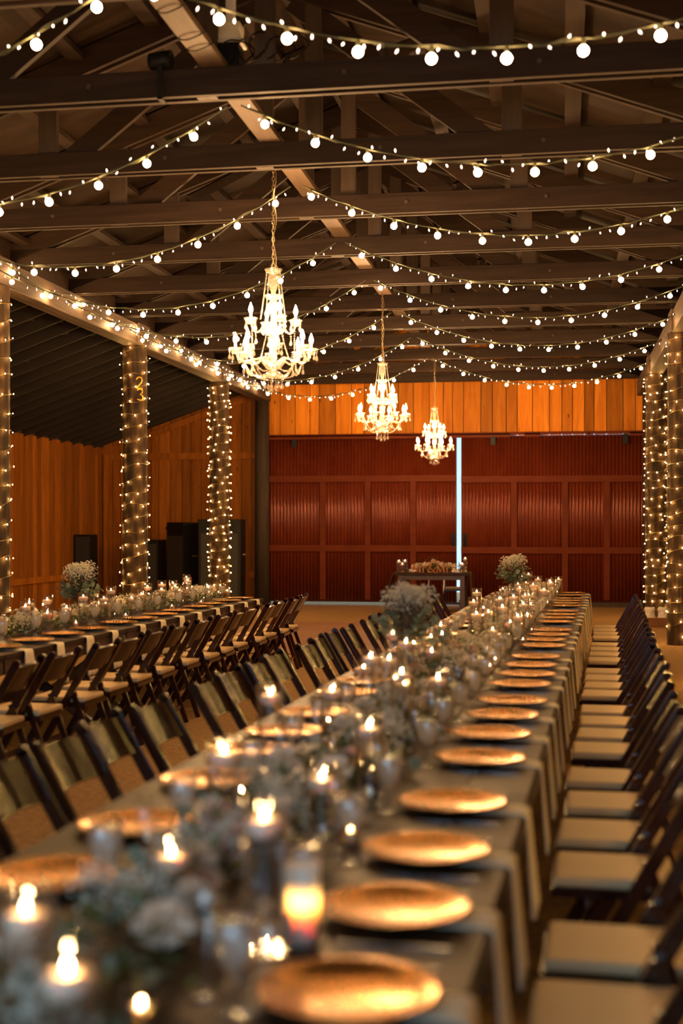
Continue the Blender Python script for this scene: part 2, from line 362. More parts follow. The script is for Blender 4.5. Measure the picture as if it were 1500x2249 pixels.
# lean-to rafters of the aisles
raf = thing('aisle_rafters', 'dark sloping rafters under the low aisle roof by the plank side wall', 'rafters', kind='structure')
m = MB(); y = 6.6
while y < YW - 0.1:
    m.bar((XL - 0.1, y, 4.66), (XW - 0.1, y, 4.66 - 3.7 * 0.345), 0.045, 0.24); y += 0.61
m.build('rafter', M['leanraft'], raf)
m = MB(); y = 6.6; i = 0
while y < YW - 0.7:
    for k in range(3):
        x = XL - 0.9 - 1.05 * k + (0.2 if i % 2 else 0); m.box((x, y + 0.305, 4.66 - (XL - x) * 0.345 + 0.06), (0.12, 0.56, 0.04))
    y += 0.61; i += 1
m.build('blocking', M['leanraft'], raf)
raf2 = thing('aisle_rafters', 'dark sloping rafters under the aisle roof beyond the basket post', 'rafters', kind='structure')
m = MB(); y = 13.0
while y < YW - 0.1:
    m.bar((XR + 0.1, y, 4.66), (5.4, y, 4.66 - 3.7 * 0.345), 0.045, 0.24); y += 0.61
m.build('rafter', M['leanraft'], raf2)

# trusses
def truss_parts(root):
    g = 0.055
    m = MB()
    for s in (-1, 1): m.box((0, s * g, 0.095), (7.8, 0.045, 0.19))
    m.build('tie_beam', M['beam_x'], root, bevel=0.004)
    m = MB()
    for s in (-1, 1):
        for q in (-1, 1):
            m.bar((s * 3.88, q * g, 0.12), (s * 0.02, q * g, 0.12 + 3.86 * SL), 0.045, 0.2)
    m.build('rafter', M['beam_x'], root)
    m = MB(); m.box((-0.07, 0, 0.72), (0.14, 0.06, 1.44)); m.box((0.34, -0.0, 0.7), (0.14, 0.06, 1.35)); m.build('king_post', M['beam_z'], root)
    for s in (-1, 1):
        m = MB(); m.box((s * 1.95, 0, 0.40), (0.16, 0.06, 0.78)); m.build('queen_post', M['beam_z'], root)
        m = MB(); m.bar((s * 1.80, 0.0, 0.10), (s * 0.16, 0.0, 1.36), 0.05, 0.18); m.build('diagonal_strut', M['beam_x'], root)
    for x in (-2.6, 2.2, 0.9, -0.9):
        m = MB(); m.tube([(x, -0.088, 0.1), (x, -0.076, 0.1)], 0.018, 8); m.build('bolt', M['beam_z'], root)
    return root
tr_root = None
for i, y in enumerate(TIES):
    lab = 'dark timber roof truss, %s counting from the end wall of orange boards' % nth(len(TIES) - 1 - i)
    if tr_root is None:
        tr_root = thing('roof_truss', lab, 'truss', (XC - 0.05, y, ZT), 0, 'roof trusses', 'structure'); truss_parts(tr_root); tk = [(k, []) for k in kids(tr_root)]
    else:
        dup(tk, tr_root, (XC - 0.05, y, ZT), 0, lab, 'roof trusses')
# purlins on the rafters and the pale runner board on the ties
pur = thing('roof_purlins', 'brown purlins running the length of the main roof under the plywood', 'purlins', kind='structure')
for s in (-1, 1):
    for d in (0.38, 1.05, 1.72, 2.39, 3.06, 3.70):
        z = ZR - d * SL - 0.075; m = MB(); m.box((XC + s * d, 10.4, z), (0.14, 33.6, 0.05)); m.build('purlin', M['beam_y'], pur)
m = MB(); m.box((XC, 10.4, ZR - 0.10), (0.05, 33.6, 0.2)); m.build('ridge_board', M['beam_y'], pur)
m = MB(); m.box((XC - 0.06, 9.9, ZT + 0.215), (0.17, 32.6, 0.045)); struct(tag(m.build('trim_runner', M['runner']), 'pale runner board lying along the middle of the tie beams', 'board'))
# longitudinal braces
for k, (x, y) in enumerate(((-1.2, 8.85), (-1.0, 12.43), (-1.0, 16.01), (-3.6, 12.43))):
    m = MB(); m.bar((x, y, ZT + 0.22), (x + 0.25, y + 1.7, ZT + 1.0), 0.04, 0.09); struct(tag(m.build('trim_brace', M['beam_y']), 'slanting brace between the tie beams, %s from the camera' % nth(k), 'brace', 'slanting braces in the roof'))

# header beams and posts
PY = [-1.0, 3.9, 8.85, 13.75, 18.65, 23.5]
def header(x, sx, label):
    t = thing('header_beam', label, 'beam', kind='structure')
    ys = [YB] + PY + [YW]
    m = MB()
    for a, b in zip(ys, ys[1:]): m.box((x, (a + b) / 2, (ZH0 + ZH1) / 2), (0.24, b - a - 0.02, ZH1 - ZH0))
    m.build('beam', M['header'], t, bevel=0.012)
    for y in PY:
        m = MB(); m.box((x + sx * 0.135, y, (ZH0 + ZH1) / 2 + 0.01), (0.03, 0.5, ZH1 - ZH0 + 0.0)); m.build('splice_plate', M['header'], t, bevel=0.006)
header(XL, 1, 'heavy weathered header beam on the posts by the speakers'); header(XR, -1, 'heavy weathered header beam on the post above the wicker basket')
def log_post(x, y, label, r=0.178, seed=0):
    rnd = random.Random(seed); m = MB(); n = 24; prof = [(0, ZH0), ]
    P = []
    for i in range(13):
        z = ZH0 * i / 12; P.append([(x * 0 + (r + rnd.uniform(-0.004, 0.004) + 0.006 * (1 - z / 4)) * cos(2 * pi * j / n), (r + rnd.uniform(-0.004, 0.004)) * sin(2 * pi * j / n), z) for j in range(n + 1)])
    for row in P: row[-1] = row[0]
    m.grid(P); m.add([P[-1][j] for j in range(n)], [tuple(range(n))])
    o = m.build('log_post', M['log'], smooth=True); o.location = (x, y, 0)
    return tag(o, label, 'post', 'log posts wrapped in fairy lights', 'structure')
PX_ADDED = [(XR, 13.75), (XR, 8.85), (XR, 3.9), (XL, 8.85), (XL, 3.9)]  # extra posts added out of view; their lights brighten the floor
posts = [(XL, 13.75, 'the side table by the flower vase'), (XL, 18.65, 'the side table, numbered in yellow'), (XL, 23.5, 'the big speaker'), (XR, 18.65, 'the chairs on the basket side'), (XR, 23.5, 'the wicker basket')]
for k, (x, y, wh) in enumerate(posts): log_post(x, y, 'round log post wrapped in fairy lights beside ' + wh, seed=k)
for k, (x, y) in enumerate(PX_ADDED): log_post(x, y, 'round log post wrapped in fairy lights, %s of those added beyond the picture edge' % nth(k), seed=20 + k)
for k, (x, wd) in enumerate(((XL - 0.02, 0.3), (XR + 0.16, 0.34))):
    m = MB(); m.lathe([(0.001, 4.3), (wd / 2, 4.3), (wd / 2 + 0.01, 0), (0.001, 0)], 16, (x, YW - 0.22, 0))
    struct(tag(m.build('trim_door_post', M['darkpost'], smooth=True), 'dark post at the edge of the red doors, %s side' % ('speaker' if k == 0 else 'basket'), 'post'))
# yellow digits on the middle post
dg = thing('post_number', 'small yellow digits 2 and 3 fixed to the middle fairy-lit post', 'number', (XL, 18.65, 0))
def digit(mb, pts, cz, ang, r=0.188, s=0.055):
    P = []
    for (u, v) in pts:
        a = ang + u * s / r; P.append((r * cos(a), r * sin(a), cz + v * s))
    mb.tube(P, 0.011, 6)
A2 = [(-0.8, 0.9), (-0.5, 1.4), (0, 1.6), (0.6, 1.4), (0.8, 0.8), (0.5, 0.1), (0, -0.5), (-0.8, -1.4), (0, -1.35), (0.9, -1.4)]
A3 = [(-0.8, 1.2), (-0.2, 1.6), (0.6, 1.3), (0.6, 0.6), (0.0, 0.1), (0.7, -0.3), (0.75, -1.1), (0.1, -1.5), (-0.8, -1.2)]
m = MB(); digit(m, A2, 3.715, radians(-52)); m.build('digit', M['digit'], dg, smooth=True)
m = MB(); digit(m, A3, 3.545, radians(-48)); m.build('digit', M['digit'], dg, smooth=True)

# sliding red doors
def door(name, x0, x1, z0, z1, y, rails, stiles, label):
    t = thing(name, label, 'door', (0, y, 0), 0, None, 'structure')
    m = MB(); p = 0.072; k = int((x1 - x0) / p * 8); P = [[], []]
    for i in range(k + 1):
        x = x0 + (x1 - x0) * i / k; yy = 0.013 * sin(2 * pi * (x - x0) / p)
        P[0].append((x, yy, z0)); P[1].append((x, yy, z1))
    m.sheet(P, (0, 0.004, 0)); m.build('corrugated_panel', M['maroon'], t, smooth=True)
    for z in rails:
        m = MB(); m.box(((x0 + x1) / 2, -0.03, z), (x1 - x0, 0.04, 0.13)); m.build('rail', M['maroon_wood'], t)
    zr = [z0] + sorted(rails) + [z1]
    for x in stiles:
        m = MB(); m.box((x, -0.028, (z0 + zr[2]) / 2), (0.12, 0.03, zr[2] - z0 - 0.1)); m.build('stile', M['maroon_wood'], t)
    return t
dl = door('door_1', -6.12, -2.150, 0.06, 3.52, YW - 0.06, [2.63, 1.18], [-4.95, -4.0, -3.05], 'red corrugated sliding door on the speaker side of the gap')
drr = door('door_2', -2.055, 1.66, 0.10, 3.49, YW - 0.10, [2.60, 1.15], [-0.98, 0.05, 0.88], 'red corrugated sliding door on the basket side of the gap')
for t, x, y in ((dl, -2.22, -0.07), (drr, -1.98, -0.07)):
    m = MB(); m.box((x, y + 0.02, 1.36), (0.07, 0.02, 0.26)); m.tube([(x, y, 1.26), (x, y - 0.06, 1.30), (x, y - 0.06, 1.42), (x, y, 1.46)], 0.014, 8); m.build('door_handle', M['black'], t)
for t, xs in ((dl, (-5.55, -2.6)), (drr, (-1.4, 1.25))):
    for x in xs:
        m = MB(); m.box((x, -0.06, 3.40), (0.10, 0.03, 0.20)); m.tube([(x, -0.09, 3.44), (x, -0.03, 3.44)], 0.05, 12); m.build('track_hanger', M['black'], t)
m = MB(); m.box((-2.2, YW - 0.16, 3.535), (7.9, 0.05, 0.05))
for a, b in ((-6.15, -1.05), (-0.76, -0.45), (0.5, 0.55), (1.33, 1.75)): m.box(((a + b) / 2, YW - 0.17, 3.495), (b - a, 0.03, 0.08))
struct(m.build('trim_door_track', M['maroon_wood']))
m = MB(); m.box((-0.25, YW - 0.02, 0.06), (3.7, 0.14, 0.12)); struct(m.build('trim_sill', M['darkpost']))

# ------------------------------------------------------------------ string lights
globe_me = MB().sphere((0, 0, -0.03), 0.027, 12, 8).build('globe_tmp', M['globe'], smooth=True).data
sock = MB().tube([(0, 0, 0.0), (0, 0, 0.035)], 0.011, 6)
mini_me = MB().octa((0, 0, -0.015), 0.0055, 0.014).build('mini_tmp', M['mini']).data
for o in list(COL.objects):
    if o.name in ('globe_tmp', 'mini_tmp'): bpy.data.objects.remove(o)
def part_of(name, me, parent, loc, rot=(0, 0, 0)):
    o = bpy.data.objects.new(name, me); COL.objects.link(o); o.parent = parent; o.location = loc; o.rotation_euler = rot; return o
def string(path, label, step=0.385, seed=0, group='swags of string lights', start=0.2, gap=0.092):
    """path: list of points. A twisted pair of cords carrying globes with small lights between."""
    rnd = random.Random(seed); t = thing('string_light', label, 'string lights', path[0], 0, group); o0 = Vector(path[0])
    P = [Vector(p) - o0 for p in path]
    m = MB(); m.tube(P, 0.006, 5)
    Q = [p + Vector((0.01 * sin(i * 1.7), 0.01 * cos(i * 1.3), 0.012 * sin(i * 2.3))) for i, p in enumerate(P)]
    m.tube(Q, 0.004, 4)
    L = [0.0]
    for a, b in zip(P, P[1:]): L.append(L[-1] + (b - a).length)
    def at(s):
        for i in range(len(L) - 1):
            if s <= L[i + 1]: return P[i].lerp(P[i + 1], (s - L[i]) / (L[i + 1] - L[i] + 1e-9))
        return P[-1]
    s = start; gl = []; mi = []
    while s < L[-1] - 0.03:
        gl.append(at(s) + Vector((0, 0, -0.03))); m.tube([at(s), at(s) + Vector((0, 0, -0.035))], 0.012, 6)
        s += step
    s = 0.06
    while s < L[-1] - 0.02:
        q = at(s); up = rnd.random() < 0.3
        mi.append((q + Vector((0, rnd.uniform(-0.02, 0.02), rnd.uniform(0.0, 0.045) if up else rnd.uniform(-0.03, -0.005))), (rnd.uniform(-0.6, 0.6), rnd.uniform(-0.6, 0.6), 0)))
        s += gap * rnd.uniform(0.8, 1.2)
    m.build('cord', M['cord'], t)
    for q in gl: part_of('globe_bulb', globe_me, t, q)
    for q, r in mi[:100]: part_of('mini_bulb', mini_me, t, q, r)
    return t
def swag(a, b, sag, n=28, jit=0):
    a, b = Vector(a), Vector(b)
    return [a.lerp(b, i / n) + Vector((0, 0, -sag * 4 * (i / n) * (1 - i / n))) for i in range(n + 1)]
SWY = [6.75, 9.0, 11.2, 13.5, 15.6, 18.0, 20.4, 22.9, 25.2]
for i, y in enumerate(SWY[:8]):
    zc = 4.56 if i else 4.53
    string(swag((XC + 0.08, y, zc), (XR - 0.12, y + 0.05, 4.44), 0.43), 'swag of string lights to the basket side header, %s from the camera' % nth(i), seed=i, start=0.09 + 0.1 * (i % 2))
    string(swag((XC - 0.02, y, zc), (XL + 0.14, y, 4.42), 0.56), 'swag of string lights to the speaker side header, %s from the camera' % nth(i), seed=20 + i, start=0.16 + 0.12 * (i % 2))
hp = []
yy = 11.2; k = 0
while yy < 27.0:
    hp.append((XL + 0.17, yy, 4.47 + 0.05 * cos((yy - 11.2) * 2 * pi / 2.4))); yy += 0.3
string(hp, 'string lights run along the top edge of the header beam by the speakers', seed=50, step=1.1, group=None, start=0.5, gap=0.26)

# fairy lights wound round the posts
fairy_me = MB().octa((0, 0, 0), 0.0056, 0.0078).build('fairy_tmp', M['fairy']).data
bpy.data.objects.remove(bpy.data.objects['fairy_tmp'])
def fairy(x, y, label, pitch, seed, spacing=0.155):
    rnd = random.Random(seed); t = thing('fairy_light_wrap', label, 'fairy lights', (x, y, 0), 0, 'fairy lights wound round the posts')
    R = 0.192; z = 0.12; a = rnd.uniform(0, 6); pts = []; bulbs = []; s = 0; nextb = 0.05
    while z < ZH0 - 0.02:
        wob = 0.02 * sin(a * 1.3 + seed) + 0.013 * sin(a * 2.9)
        p = Vector((R * cos(a), R * sin(a), z + wob)); pts.append(p)
        s += R * 0.28
        if s >= nextb:
            e = R + rnd.uniform(0.008, 0.03); bulbs.append(Vector((e * cos(a), e * sin(a), z + wob + rnd.uniform(-0.03, 0.03)))); nextb = s + spacing * rnd.uniform(0.65, 1.35)
        a += 0.28; z += pitch * 0.28 / (2 * pi)
    m = MB(); m.tube(pts, 0.0035, 4); m.build('wire', M['copper'], t)
    d = (CAM - Vector((x, y, 0))); d.z = 0; d.normalize()
    bulbs.sort(key=lambda b: -(b.x * d.x + b.y * d.y))
    for b in bulbs[:100]: part_of('fairy_bulb', fairy_me, t, b)
    if len(bulbs) > 100:
        m = MB()
        for b in bulbs[100:]: m.octa(b, 0.0056, 0.0078)
        o = m.build('fairy_bulb', M['fairy'], t); o['kind'] = 'stuff'
for k, ((x, y, wh), pt) in enumerate(zip(posts, (0.20, 0.19, 0.15, 0.17, 0.15))):
    fairy(x, y, 'warm fairy lights wound round the post beside ' + wh, pt, k + 3)

for k, (x, y) in enumerate(PX_ADDED): fairy(x, y, 'warm fairy lights added on a post beyond the picture edge, %s of five' % nth(k), 0.17, k + 30)  # unseen lights on the added posts, put in for more floor light

# ------------------------------------------------------------------ chandeliers
def make_chandelier(label):
    t = thing('chandelier', label, 'chandelier', group='crystal chandeliers')
    cr = M['crystal']
    m = MB()
    for i in range(26):
        z = 1.10 + i * 0.037; a = (i % 2) * pi / 2
        P = [Vector((0.011 * cos(q) * cos(a), 0.011 * cos(q) * sin(a), z + 0.024 * sin(q))) for q in [2 * pi * j / 8 for j in range(9)]]
        m.tube(P, 0.0032, 4, cap=False)
    m.tube([(0.012 + 0.012 * sin(i * 0.9), 0.01 * cos(i * 0.7), 1.06 + i * 0.05) for i in range(20)], 0.004, 5)
    m.build('chain', M['chain'], t)
    m = MB(); sc = [0, 0, 0.12, 0.12, 0]
    m.lathe([(0.02, 1.03), (0.055, 1.035), (0.072, 1.065), (0.066, 1.062), (0.02, 1.045)], 24, scallop=sc)
    for q in range(3):
        a = q * 2.1; m.tube([(0.02 * cos(a), 0.02 * sin(a), 1.045), (0.035 * cos(a), 0.035 * sin(a), 1.09), (0, 0, 1.12)], 0.004, 5)
    m.build('canopy_cup', cr, t, smooth=True)
    m = MB()
    m.lathe([(0.022, 1.03), (0.044, 1.0), (0.046, 0.96), (0.03, 0.90), (0.018, 0.86), (0.022, 0.845)], 18)
    m.lathe([(0.025, 0.80), (0.05, 0.765), (0.046, 0.735), (0.03, 0.695), (0.02, 0.66), (0.026, 0.64), (0.03, 0.56)], 18)
    m.lathe([(0.022, 0.50), (0.042, 0.48), (0.03, 0.45), (0.038, 0.42), (0.024, 0.39), (0.03, 0.34), (0.02, 0.27)], 18)
    m.build('glass_column', cr, t, smooth=True)
    m = MB(); m.lathe([(0.02, 0.80), (0.06, 0.812), (0.074, 0.842), (0.068, 0.842), (0.02, 0.825)], 24, scallop=[0, 0, .12, .12, 0]); m.build('upper_dish', cr, t, smooth=True)
    m = MB(); m.lathe([(0.022, 0.505), (0.07, 0.515), (0.10, 0.552), (0.094, 0.552), (0.02, 0.535)], 28, scallop=[0, 0, .1, .1, 0]); m.build('middle_dish', cr, t, smooth=True)
    m = MB(); m.lathe([(0.02, 0.205), (0.06, 0.215), (0.085, 0.245), (0.097, 0.272), (0.09, 0.272), (0.02, 0.24)], 28, scallop=[0, 0, 0, .08, .08, 0]); m.build('bottom_bowl', cr, t, smooth=True)
    m = MB(); m.lathe([(0.015, 0.205), (0.05, 0.19), (0.08, 0.165), (0.088, 0.14), (0.08, 0.14), (0.02, 0.18)], 28, scallop=[0, 0, 0, .1, .1, 0]); m.build('bottom_cup', cr, t, smooth=True)
    # shared meshes
    dm = MB(); dm.octa((0, 0, -0.012), 0.009); dm.octa((0, 0, -0.03), 0.007); dm.lathe([(0.001, -0.038), (0.007, -0.055), (0.013, -0.074), (0.010, -0.088), (0.001, -0.095)], 8)
    drop_me = dm.build('drop_tmp', cr).data; bpy.data.objects.remove(bpy.data.objects['drop_tmp'])
    bob = MB(); bob.lathe([(0.012, 0.0), (0.035, 0.004), (0.056, 0.022), (0.052, 0.024), (0.012, 0.012)], 20, scallop=[0, 0, .13, .13, 0]); bob.lathe([(0.012, -0.02), (0.03, -0.026), (0.04, -0.008), (0.012, -0.002)], 16)
    bob_me = bob.build('bob_tmp', cr, smooth=True).data; bpy.data.objects.remove(bpy.data.objects['bob_tmp'])
    slv_me = MB().tube([(0, 0, 0.01), (0, 0, 0.072)], 0.0115, 10).build('slv_tmp', M['sleeve']).data; bpy.data.objects.remove(bpy.data.objects['slv_tmp'])
    bul_me = MB().lathe([(0.001, 0.07), (0.011, 0.072), (0.0185, 0.092), (0.017, 0.11), (0.009, 0.132), (0.004, 0.146), (0.001, 0.156)], 12).build('bul_tmp', M['lampbulb'], smooth=True).data; bpy.data.objects.remove(bpy.data.objects['bul_tmp'])
    drops = []; tips = []
    def tier(n, r, z, z0, a0):
        for k in range(n):
            a = a0 + 2 * pi * k / n; c, s_ = cos(a), sin(a)
            pr = [(0.03, z0), (0.25 * r + 0.02, z0 + 0.055), (0.42 * r, z0 + 0.05), (0.58 * r, z - 0.085), (0.78 * r, z - 0.10), (0.95 * r, z - 0.055), (r, z - 0.0)]
            # smooth the arm path
            pts = []
            for i in range(len(pr) - 1):
                for q in range(3): f = q / 3; pts.append((pr[i][0] * (1 - f) + pr[i + 1][0] * f, pr[i][1] * (1 - f) + pr[i + 1][1] * f))
            pts.append(pr[-1])
            for _ in range(2): pts = [pts[0]] + [tuple((pts[i - 1][j] + 2 * pts[i][j] + pts[i + 1][j]) / 4 for j in (0, 1)) for i in range(1, len(pts) - 1)] + [pts[-1]]
            m = MB(); m.tube([(p * c, p * s_, zz) for p, zz in pts], 0.0085, 7)
            m.build('arm', cr, t, smooth=True)
            loc = (r * c, r * s_, z)
            part_of('drip_dish', bob_me, t, loc); part_of('candle_sleeve', slv_me, t, loc); part_of('candle_bulb', bul_me, t, loc)
            for q in range(4):
                b = a + q * pi / 2 + 0.4; drops.append((r * c + 0.054 * cos(b), r * s_ + 0.054 * sin(b), z + 0.015))
            drops.append((0.78 * r * c, 0.78 * r * s_, z - 0.105))
            tips.append((a, r, z))
    tier(4, 0.20, 0.615, 0.545, 0.5); tier(8, 0.325, 0.365, 0.25, 0.28)
    for k in range(8): a = 2 * pi * k / 8; drops.append((0.08 * cos(a), 0.08 * sin(a), 0.135))
    for k in range(3): a = 2 * pi * k / 3; drops.append((0.03 * cos(a), 0.03 * sin(a), 0.11))
    for d in drops[:96]: part_of('crystal_drop', drop_me, t, d)
    def beads(P, name='bead_strand', r=0.0078):
        m = MB()
        for p in P: m.octa(p, r)
        m.build(name, cr, t, smooth=True)
    def interp(a, b, sag, n): return [Vector(a).lerp(Vector(b), i / n) + Vector((0, 0, -sag * 4 * (i / n) * (1 - i / n))) for i in range(n + 1)]
    for (a, r, z) in tips[:4]:
        beads(interp((0.066 * cos(a + .3), 0.066 * sin(a + .3), 1.05), (0.13 * cos(a + .3), 0.13 * sin(a + .3), 0.63), 0.02, 34))
        beads(interp((0.19 * cos(a), 0.19 * sin(a), 0.585), (0.22 * cos(a + .35), 0.22 * sin(a + .35), 0.28), 0.03, 20))
    low = tips[4:]
    for k, (a, r, z) in enumerate(low):
        a2 = low[(k + 1) % 8][0] + (2 * pi if k == 7 else 0)
        beads(interp((0.24 * cos(a), 0.24 * sin(a), z - 0.11), (0.24 * cos(a2), 0.24 * sin(a2), z - 0.11), 0.085, 18), r=0.0085)
        beads(interp((0.245 * cos(a), 0.245 * sin(a), z - 0.11), (0.075 * cos(a), 0.075 * sin(a), 0.15), 0.05, 16), r=0.0085)
    return t
CH = Proto(make_chandelier)
for k, (x, y, z, rz, l) in enumerate(((-2.44, 11.05, 2.75, 0.0, 'large crystal candle chandelier hanging over the end of the centre aisle, closest of three'), (-2.38, 17.54, 2.745, 0.37, 'crystal candle chandelier hanging between the other two, before the orange planks'), (-2.31, 24.1, 2.735, 0.15, 'crystal candle chandelier hanging in front of the red doors, smallest in view'))):
    CH.put((x, y, z), rz, l, 'crystal chandeliers')

# rig on the first tie beam
st = thing('stage_light', 'black stage light in a pale steel bracket mounted on the roof tie beam', 'stage light', (-2.28, 8.95, ZT + 0.19))
m = MB(); m.box((0, 0, 0.10), (0.15, 0.16, 0.20)); m.build('housing', M['black'], st, bevel=0.01)
m = MB(); m.box((0, 0, 0.21), (0.19, 0.19, 0.02)); m.box((0, 0, 0.255), (0.155, 0.15, 0.055)); m.box((0, 0, 0.32), (0.155, 0.15, 0.05)); m.box((0, 0, 0.29), (0.13, 0.12, 0.05)); m.box((0, 0, 0.8), (0.06, 0.06, 0.95)); m.build('bracket', M['whitebox'], st, bevel=0.004)
m = MB(); m.tube([(0, -0.082, 0.10), (0, -0.12, 0.10)], 0.05, 14); m.build('lens', M['black'], st)
cb = thing('cable_coil', 'loose coil of black cable lying on the tie beam beside the stage light', 'cable', (-2.0, 8.85, ZT + 0.19))
m = MB()
for k in range(5):
    rnd = random.Random(k); r = 0.09 + 0.03 * rnd.random(); m.tube([(0.1 * (k - 2) + r * cos(q), -0.02 + 0.05 * sin(2 * q), 0.10 + 0.02 * k % 0.05 + r * 0.8 * sin(q)) for q in [2 * pi * j / 16 for j in range(17)]], 0.006, 5)
m.build('cable', M['black'], cb)
pc = thing('spot_lamp', 'small black spot lamp strapped over the tie beam near the stage light', 'spot lamp', (-2.72, 8.8, ZT + 0.19))
m = MB(); m.lathe([(0.001, 0), (0.055, 0.0), (0.065, 0.08), (0.07, 0.16), (0.06, 0.16), (0.001, 0.13)], 16)
for i, p in enumerate(m.v): m.v[i] = (p[2] - 0.1, p[1], p[0] + 0.07)
m.build('housing', M['black'], pc, smooth=True)
m = MB(); m.box((0, -0.085, -0.10), (0.035, 0.01, 0.24)); m.box((0.0, -0.03, -0.215), (0.035, 0.12, 0.01)); m.build('strap', M['black'], pc)
for k in range(4):
    m = MB(); yk = 7.55 + k * 0.2 + (0.25 if k > 1 else 0); m.tube([(XC - 0.06 + 0.105 * cos(q), yk + 0.03 * sin(q * 2), ZT + 0.215 + 0.045 * sin(q)) for q in [2 * pi * j / 14 for j in range(15)]], 0.005, 5)
    tag(m.build('cable_loop', M['black']), 'black cable looped round the pale runner board, %s from the camera' % nth(k), 'cable', 'cable loops on the runner')

# ------------------------------------------------------------------ tables
def frame(x0, slope):
    a = math.atan(slope); t = Vector((sin(a), cos(a), 0)); n = Vector((cos(a), -sin(a), 0))
    def P(s, wd, z=0.0): return Vector((x0, 0, z)) + t * s + n * wd
    return P, -a
MP, MR = frame(-0.250, 0.0344)     # main table: wd = distance beyond its basket-side edge
LP, LR = frame(-3.798, 0.018)      # side table
TW = 1.25
def make_table(L):
    def mk(label):
        t = thing('farm_table', label, 'table')
        m = MB()
        for i in range(6):
            wv = TW / 6; m.box((-TW / 2 + wv * (i + 0.5), 0, 0.742), (wv - 0.003, L - 0.006, 0.036))
        m.build('tabletop', M['table'], t, bevel=0.003)
        m = MB()
        for s in (-1, 1): m.box((s * (TW / 2 - 0.03), 0, 0.672), (0.035, L - 0.03, 0.10)); m.box((0, s * (L / 2 - 0.04), 0.672), (TW - 0.1, 0.035, 0.10))
        m.build('apron', M['tabledark'], t)
        for s in (-1, 1):
            for q in (-1, 1):
                m = MB(); m.bar((q * 0.45, s * (L / 2 - 0.38), 0.0), (-q * 0.40, s * (L / 2 - 0.38) + 0.045 * q, 0.62), 0.07, 0.045, (0, 1, 0)); m.build('leg', M['tabledark'], t)
        m = MB(); m.box((0, 0, 0.31), (0.06, L - 0.8, 0.09)); m.build('stretcher', M['tabledark'], t)
        return t
    return mk
TB = Proto(make_table(2.37)); TBs = Proto(make_table(1.40))
mb_bounds = [-0.56 + 2.37 * k for k in range(8)]
for k in range(7):
    TB.put(MP(mb_bounds[k] + 1.185, -TW / 2), MR, 'dark walnut farm table, %s from the camera in the long centre run' % nth(k), 'centre run of tables')
TBs.put(MP(mb_bounds[7] + 0.70, -TW / 2), MR, 'short dark farm table at the far end of the long centre run', 'centre run of tables')
for k in range(4):
    TB.put(LP(15.4 - 1.185 - 2.37 * k, -TW / 2), LR, 'dark walnut farm table, %s from the speakers in the side run' % nth(k), 'side run of tables')

# ------------------------------------------------------------------ chairs
def make_chair(label):
    t = thing('folding_chair', label, 'chair'); wd = M['chair']
    def rail(z): return -0.26 + (0.80 - z) * 0.575
    m = MB()
    P = []
    for i in range(9):      # curved back panel between the rails
        x = -0.192 + 0.384 * i / 8; c = -0.028 * (1 - (2 * i / 8 - 1) ** 2)
        P.append([(x, rail(z) + c + 0.012, z) for z in (0.652, 0.69, 0.735, 0.775, 0.80 + 0.008 * (1 - (2 * i / 8 - 1) ** 2))])
    m.sheet(P, (0, -0.02, -0.01)); m.build('backrest', wd, t, smooth=False)
    for s in (-1, 1):
        m = MB(); x = s * 0.204
        pts = [(x, rail(0.815), 0.815), (x, rail(0.62), 0.62), (x, rail(0.3), 0.3), (x, rail(0.0), 0.0)]
        m.bar(pts[0], pts[3], 0.026, 0.046, (0, 1, 0)); m.tube([(x - 0.013, rail(0.815), 0.815), (x + 0.013, rail(0.815), 0.815)], 0.023, 10)
        m.build('rail_leg', wd, t)
        m = MB(); m.bar((s * 0.178, -0.085, 0.53), (s * 0.178, -0.27, 0.0), 0.024, 0.036, (0, 1, 0)); m.build('rear_leg', wd, t)
        m = MB(); m.tube([(s * 0.192, rail(0.50) - 0.0, 0.50), (s * 0.172, rail(0.50), 0.50)], 0.012, 8); m.build('pivot', M['bracket'], t)
    m = MB(); m.box((0, 0.02, 0.415), (0.372, 0.40, 0.03)); m.build('seat_frame', wd, t)
    m = MB(); m.box((0, 0.02, 0.448), (0.355, 0.385, 0.036)); m.build('seat_pad', M['pad'], t, bevel=0.012)
    m = MB(); m.box((0, rail(0.16), 0.16), (0.392, 0.018, 0.035)); m.build('front_stretcher', wd, t)
    m = MB(); m.box((0, -0.225, 0.13), (0.345, 0.018, 0.035)); m.build('rear_stretcher', wd, t)
    return t
CR = Proto(make_chair); rnd = random.Random(11)
RY = [3.20, 3.70, 4.54, 5.08, 5.64, 6.2, 6.98, 7.48, 7.98, 8.48, 9.28, 9.77, 10.26, 10.75, 11.68, 12.2, 12.7, 13.22, 14.08, 14.58, 15.08, 15.6]
for k, y in enumerate(RY):
    CR.put(MP(y, 0.28 + rnd.uniform(-0.008, 0.012)), MR + radians(90 + rnd.uniform(-2, 2)), 'dark folding chair, %s from the camera on the basket side of the centre tables' % nth(k), 'chairs on the basket side of the centre tables')
LY = [3.64, 4.13, 4.62, 5.12, 5.62, 6.46, 6.96, 7.46, 7.96, 8.70, 9.2, 9.7, 10.2, 11.1, 11.6, 12.1, 12.6, 13.5, 14.0, 14.5, 15.0, 15.5]
for k, y in enumerate(LY):
    CR.put(MP(y, -TW - 0.265 + rnd.uniform(-0.02, 0.02)), MR - radians(90 + rnd.uniform(-3, 3)), 'dark folding chair, %s from the camera on the aisle side of the centre tables' % nth(k), 'chairs on the aisle side of the centre tables')
SY = []
for k in range(4):
    for o in (0.86, 0.30, -0.28, -0.84): SY.append(15.4 - 1.185 - 2.37 * k + o)
SY = [y for y in SY if y > 7.0]; SY.sort()
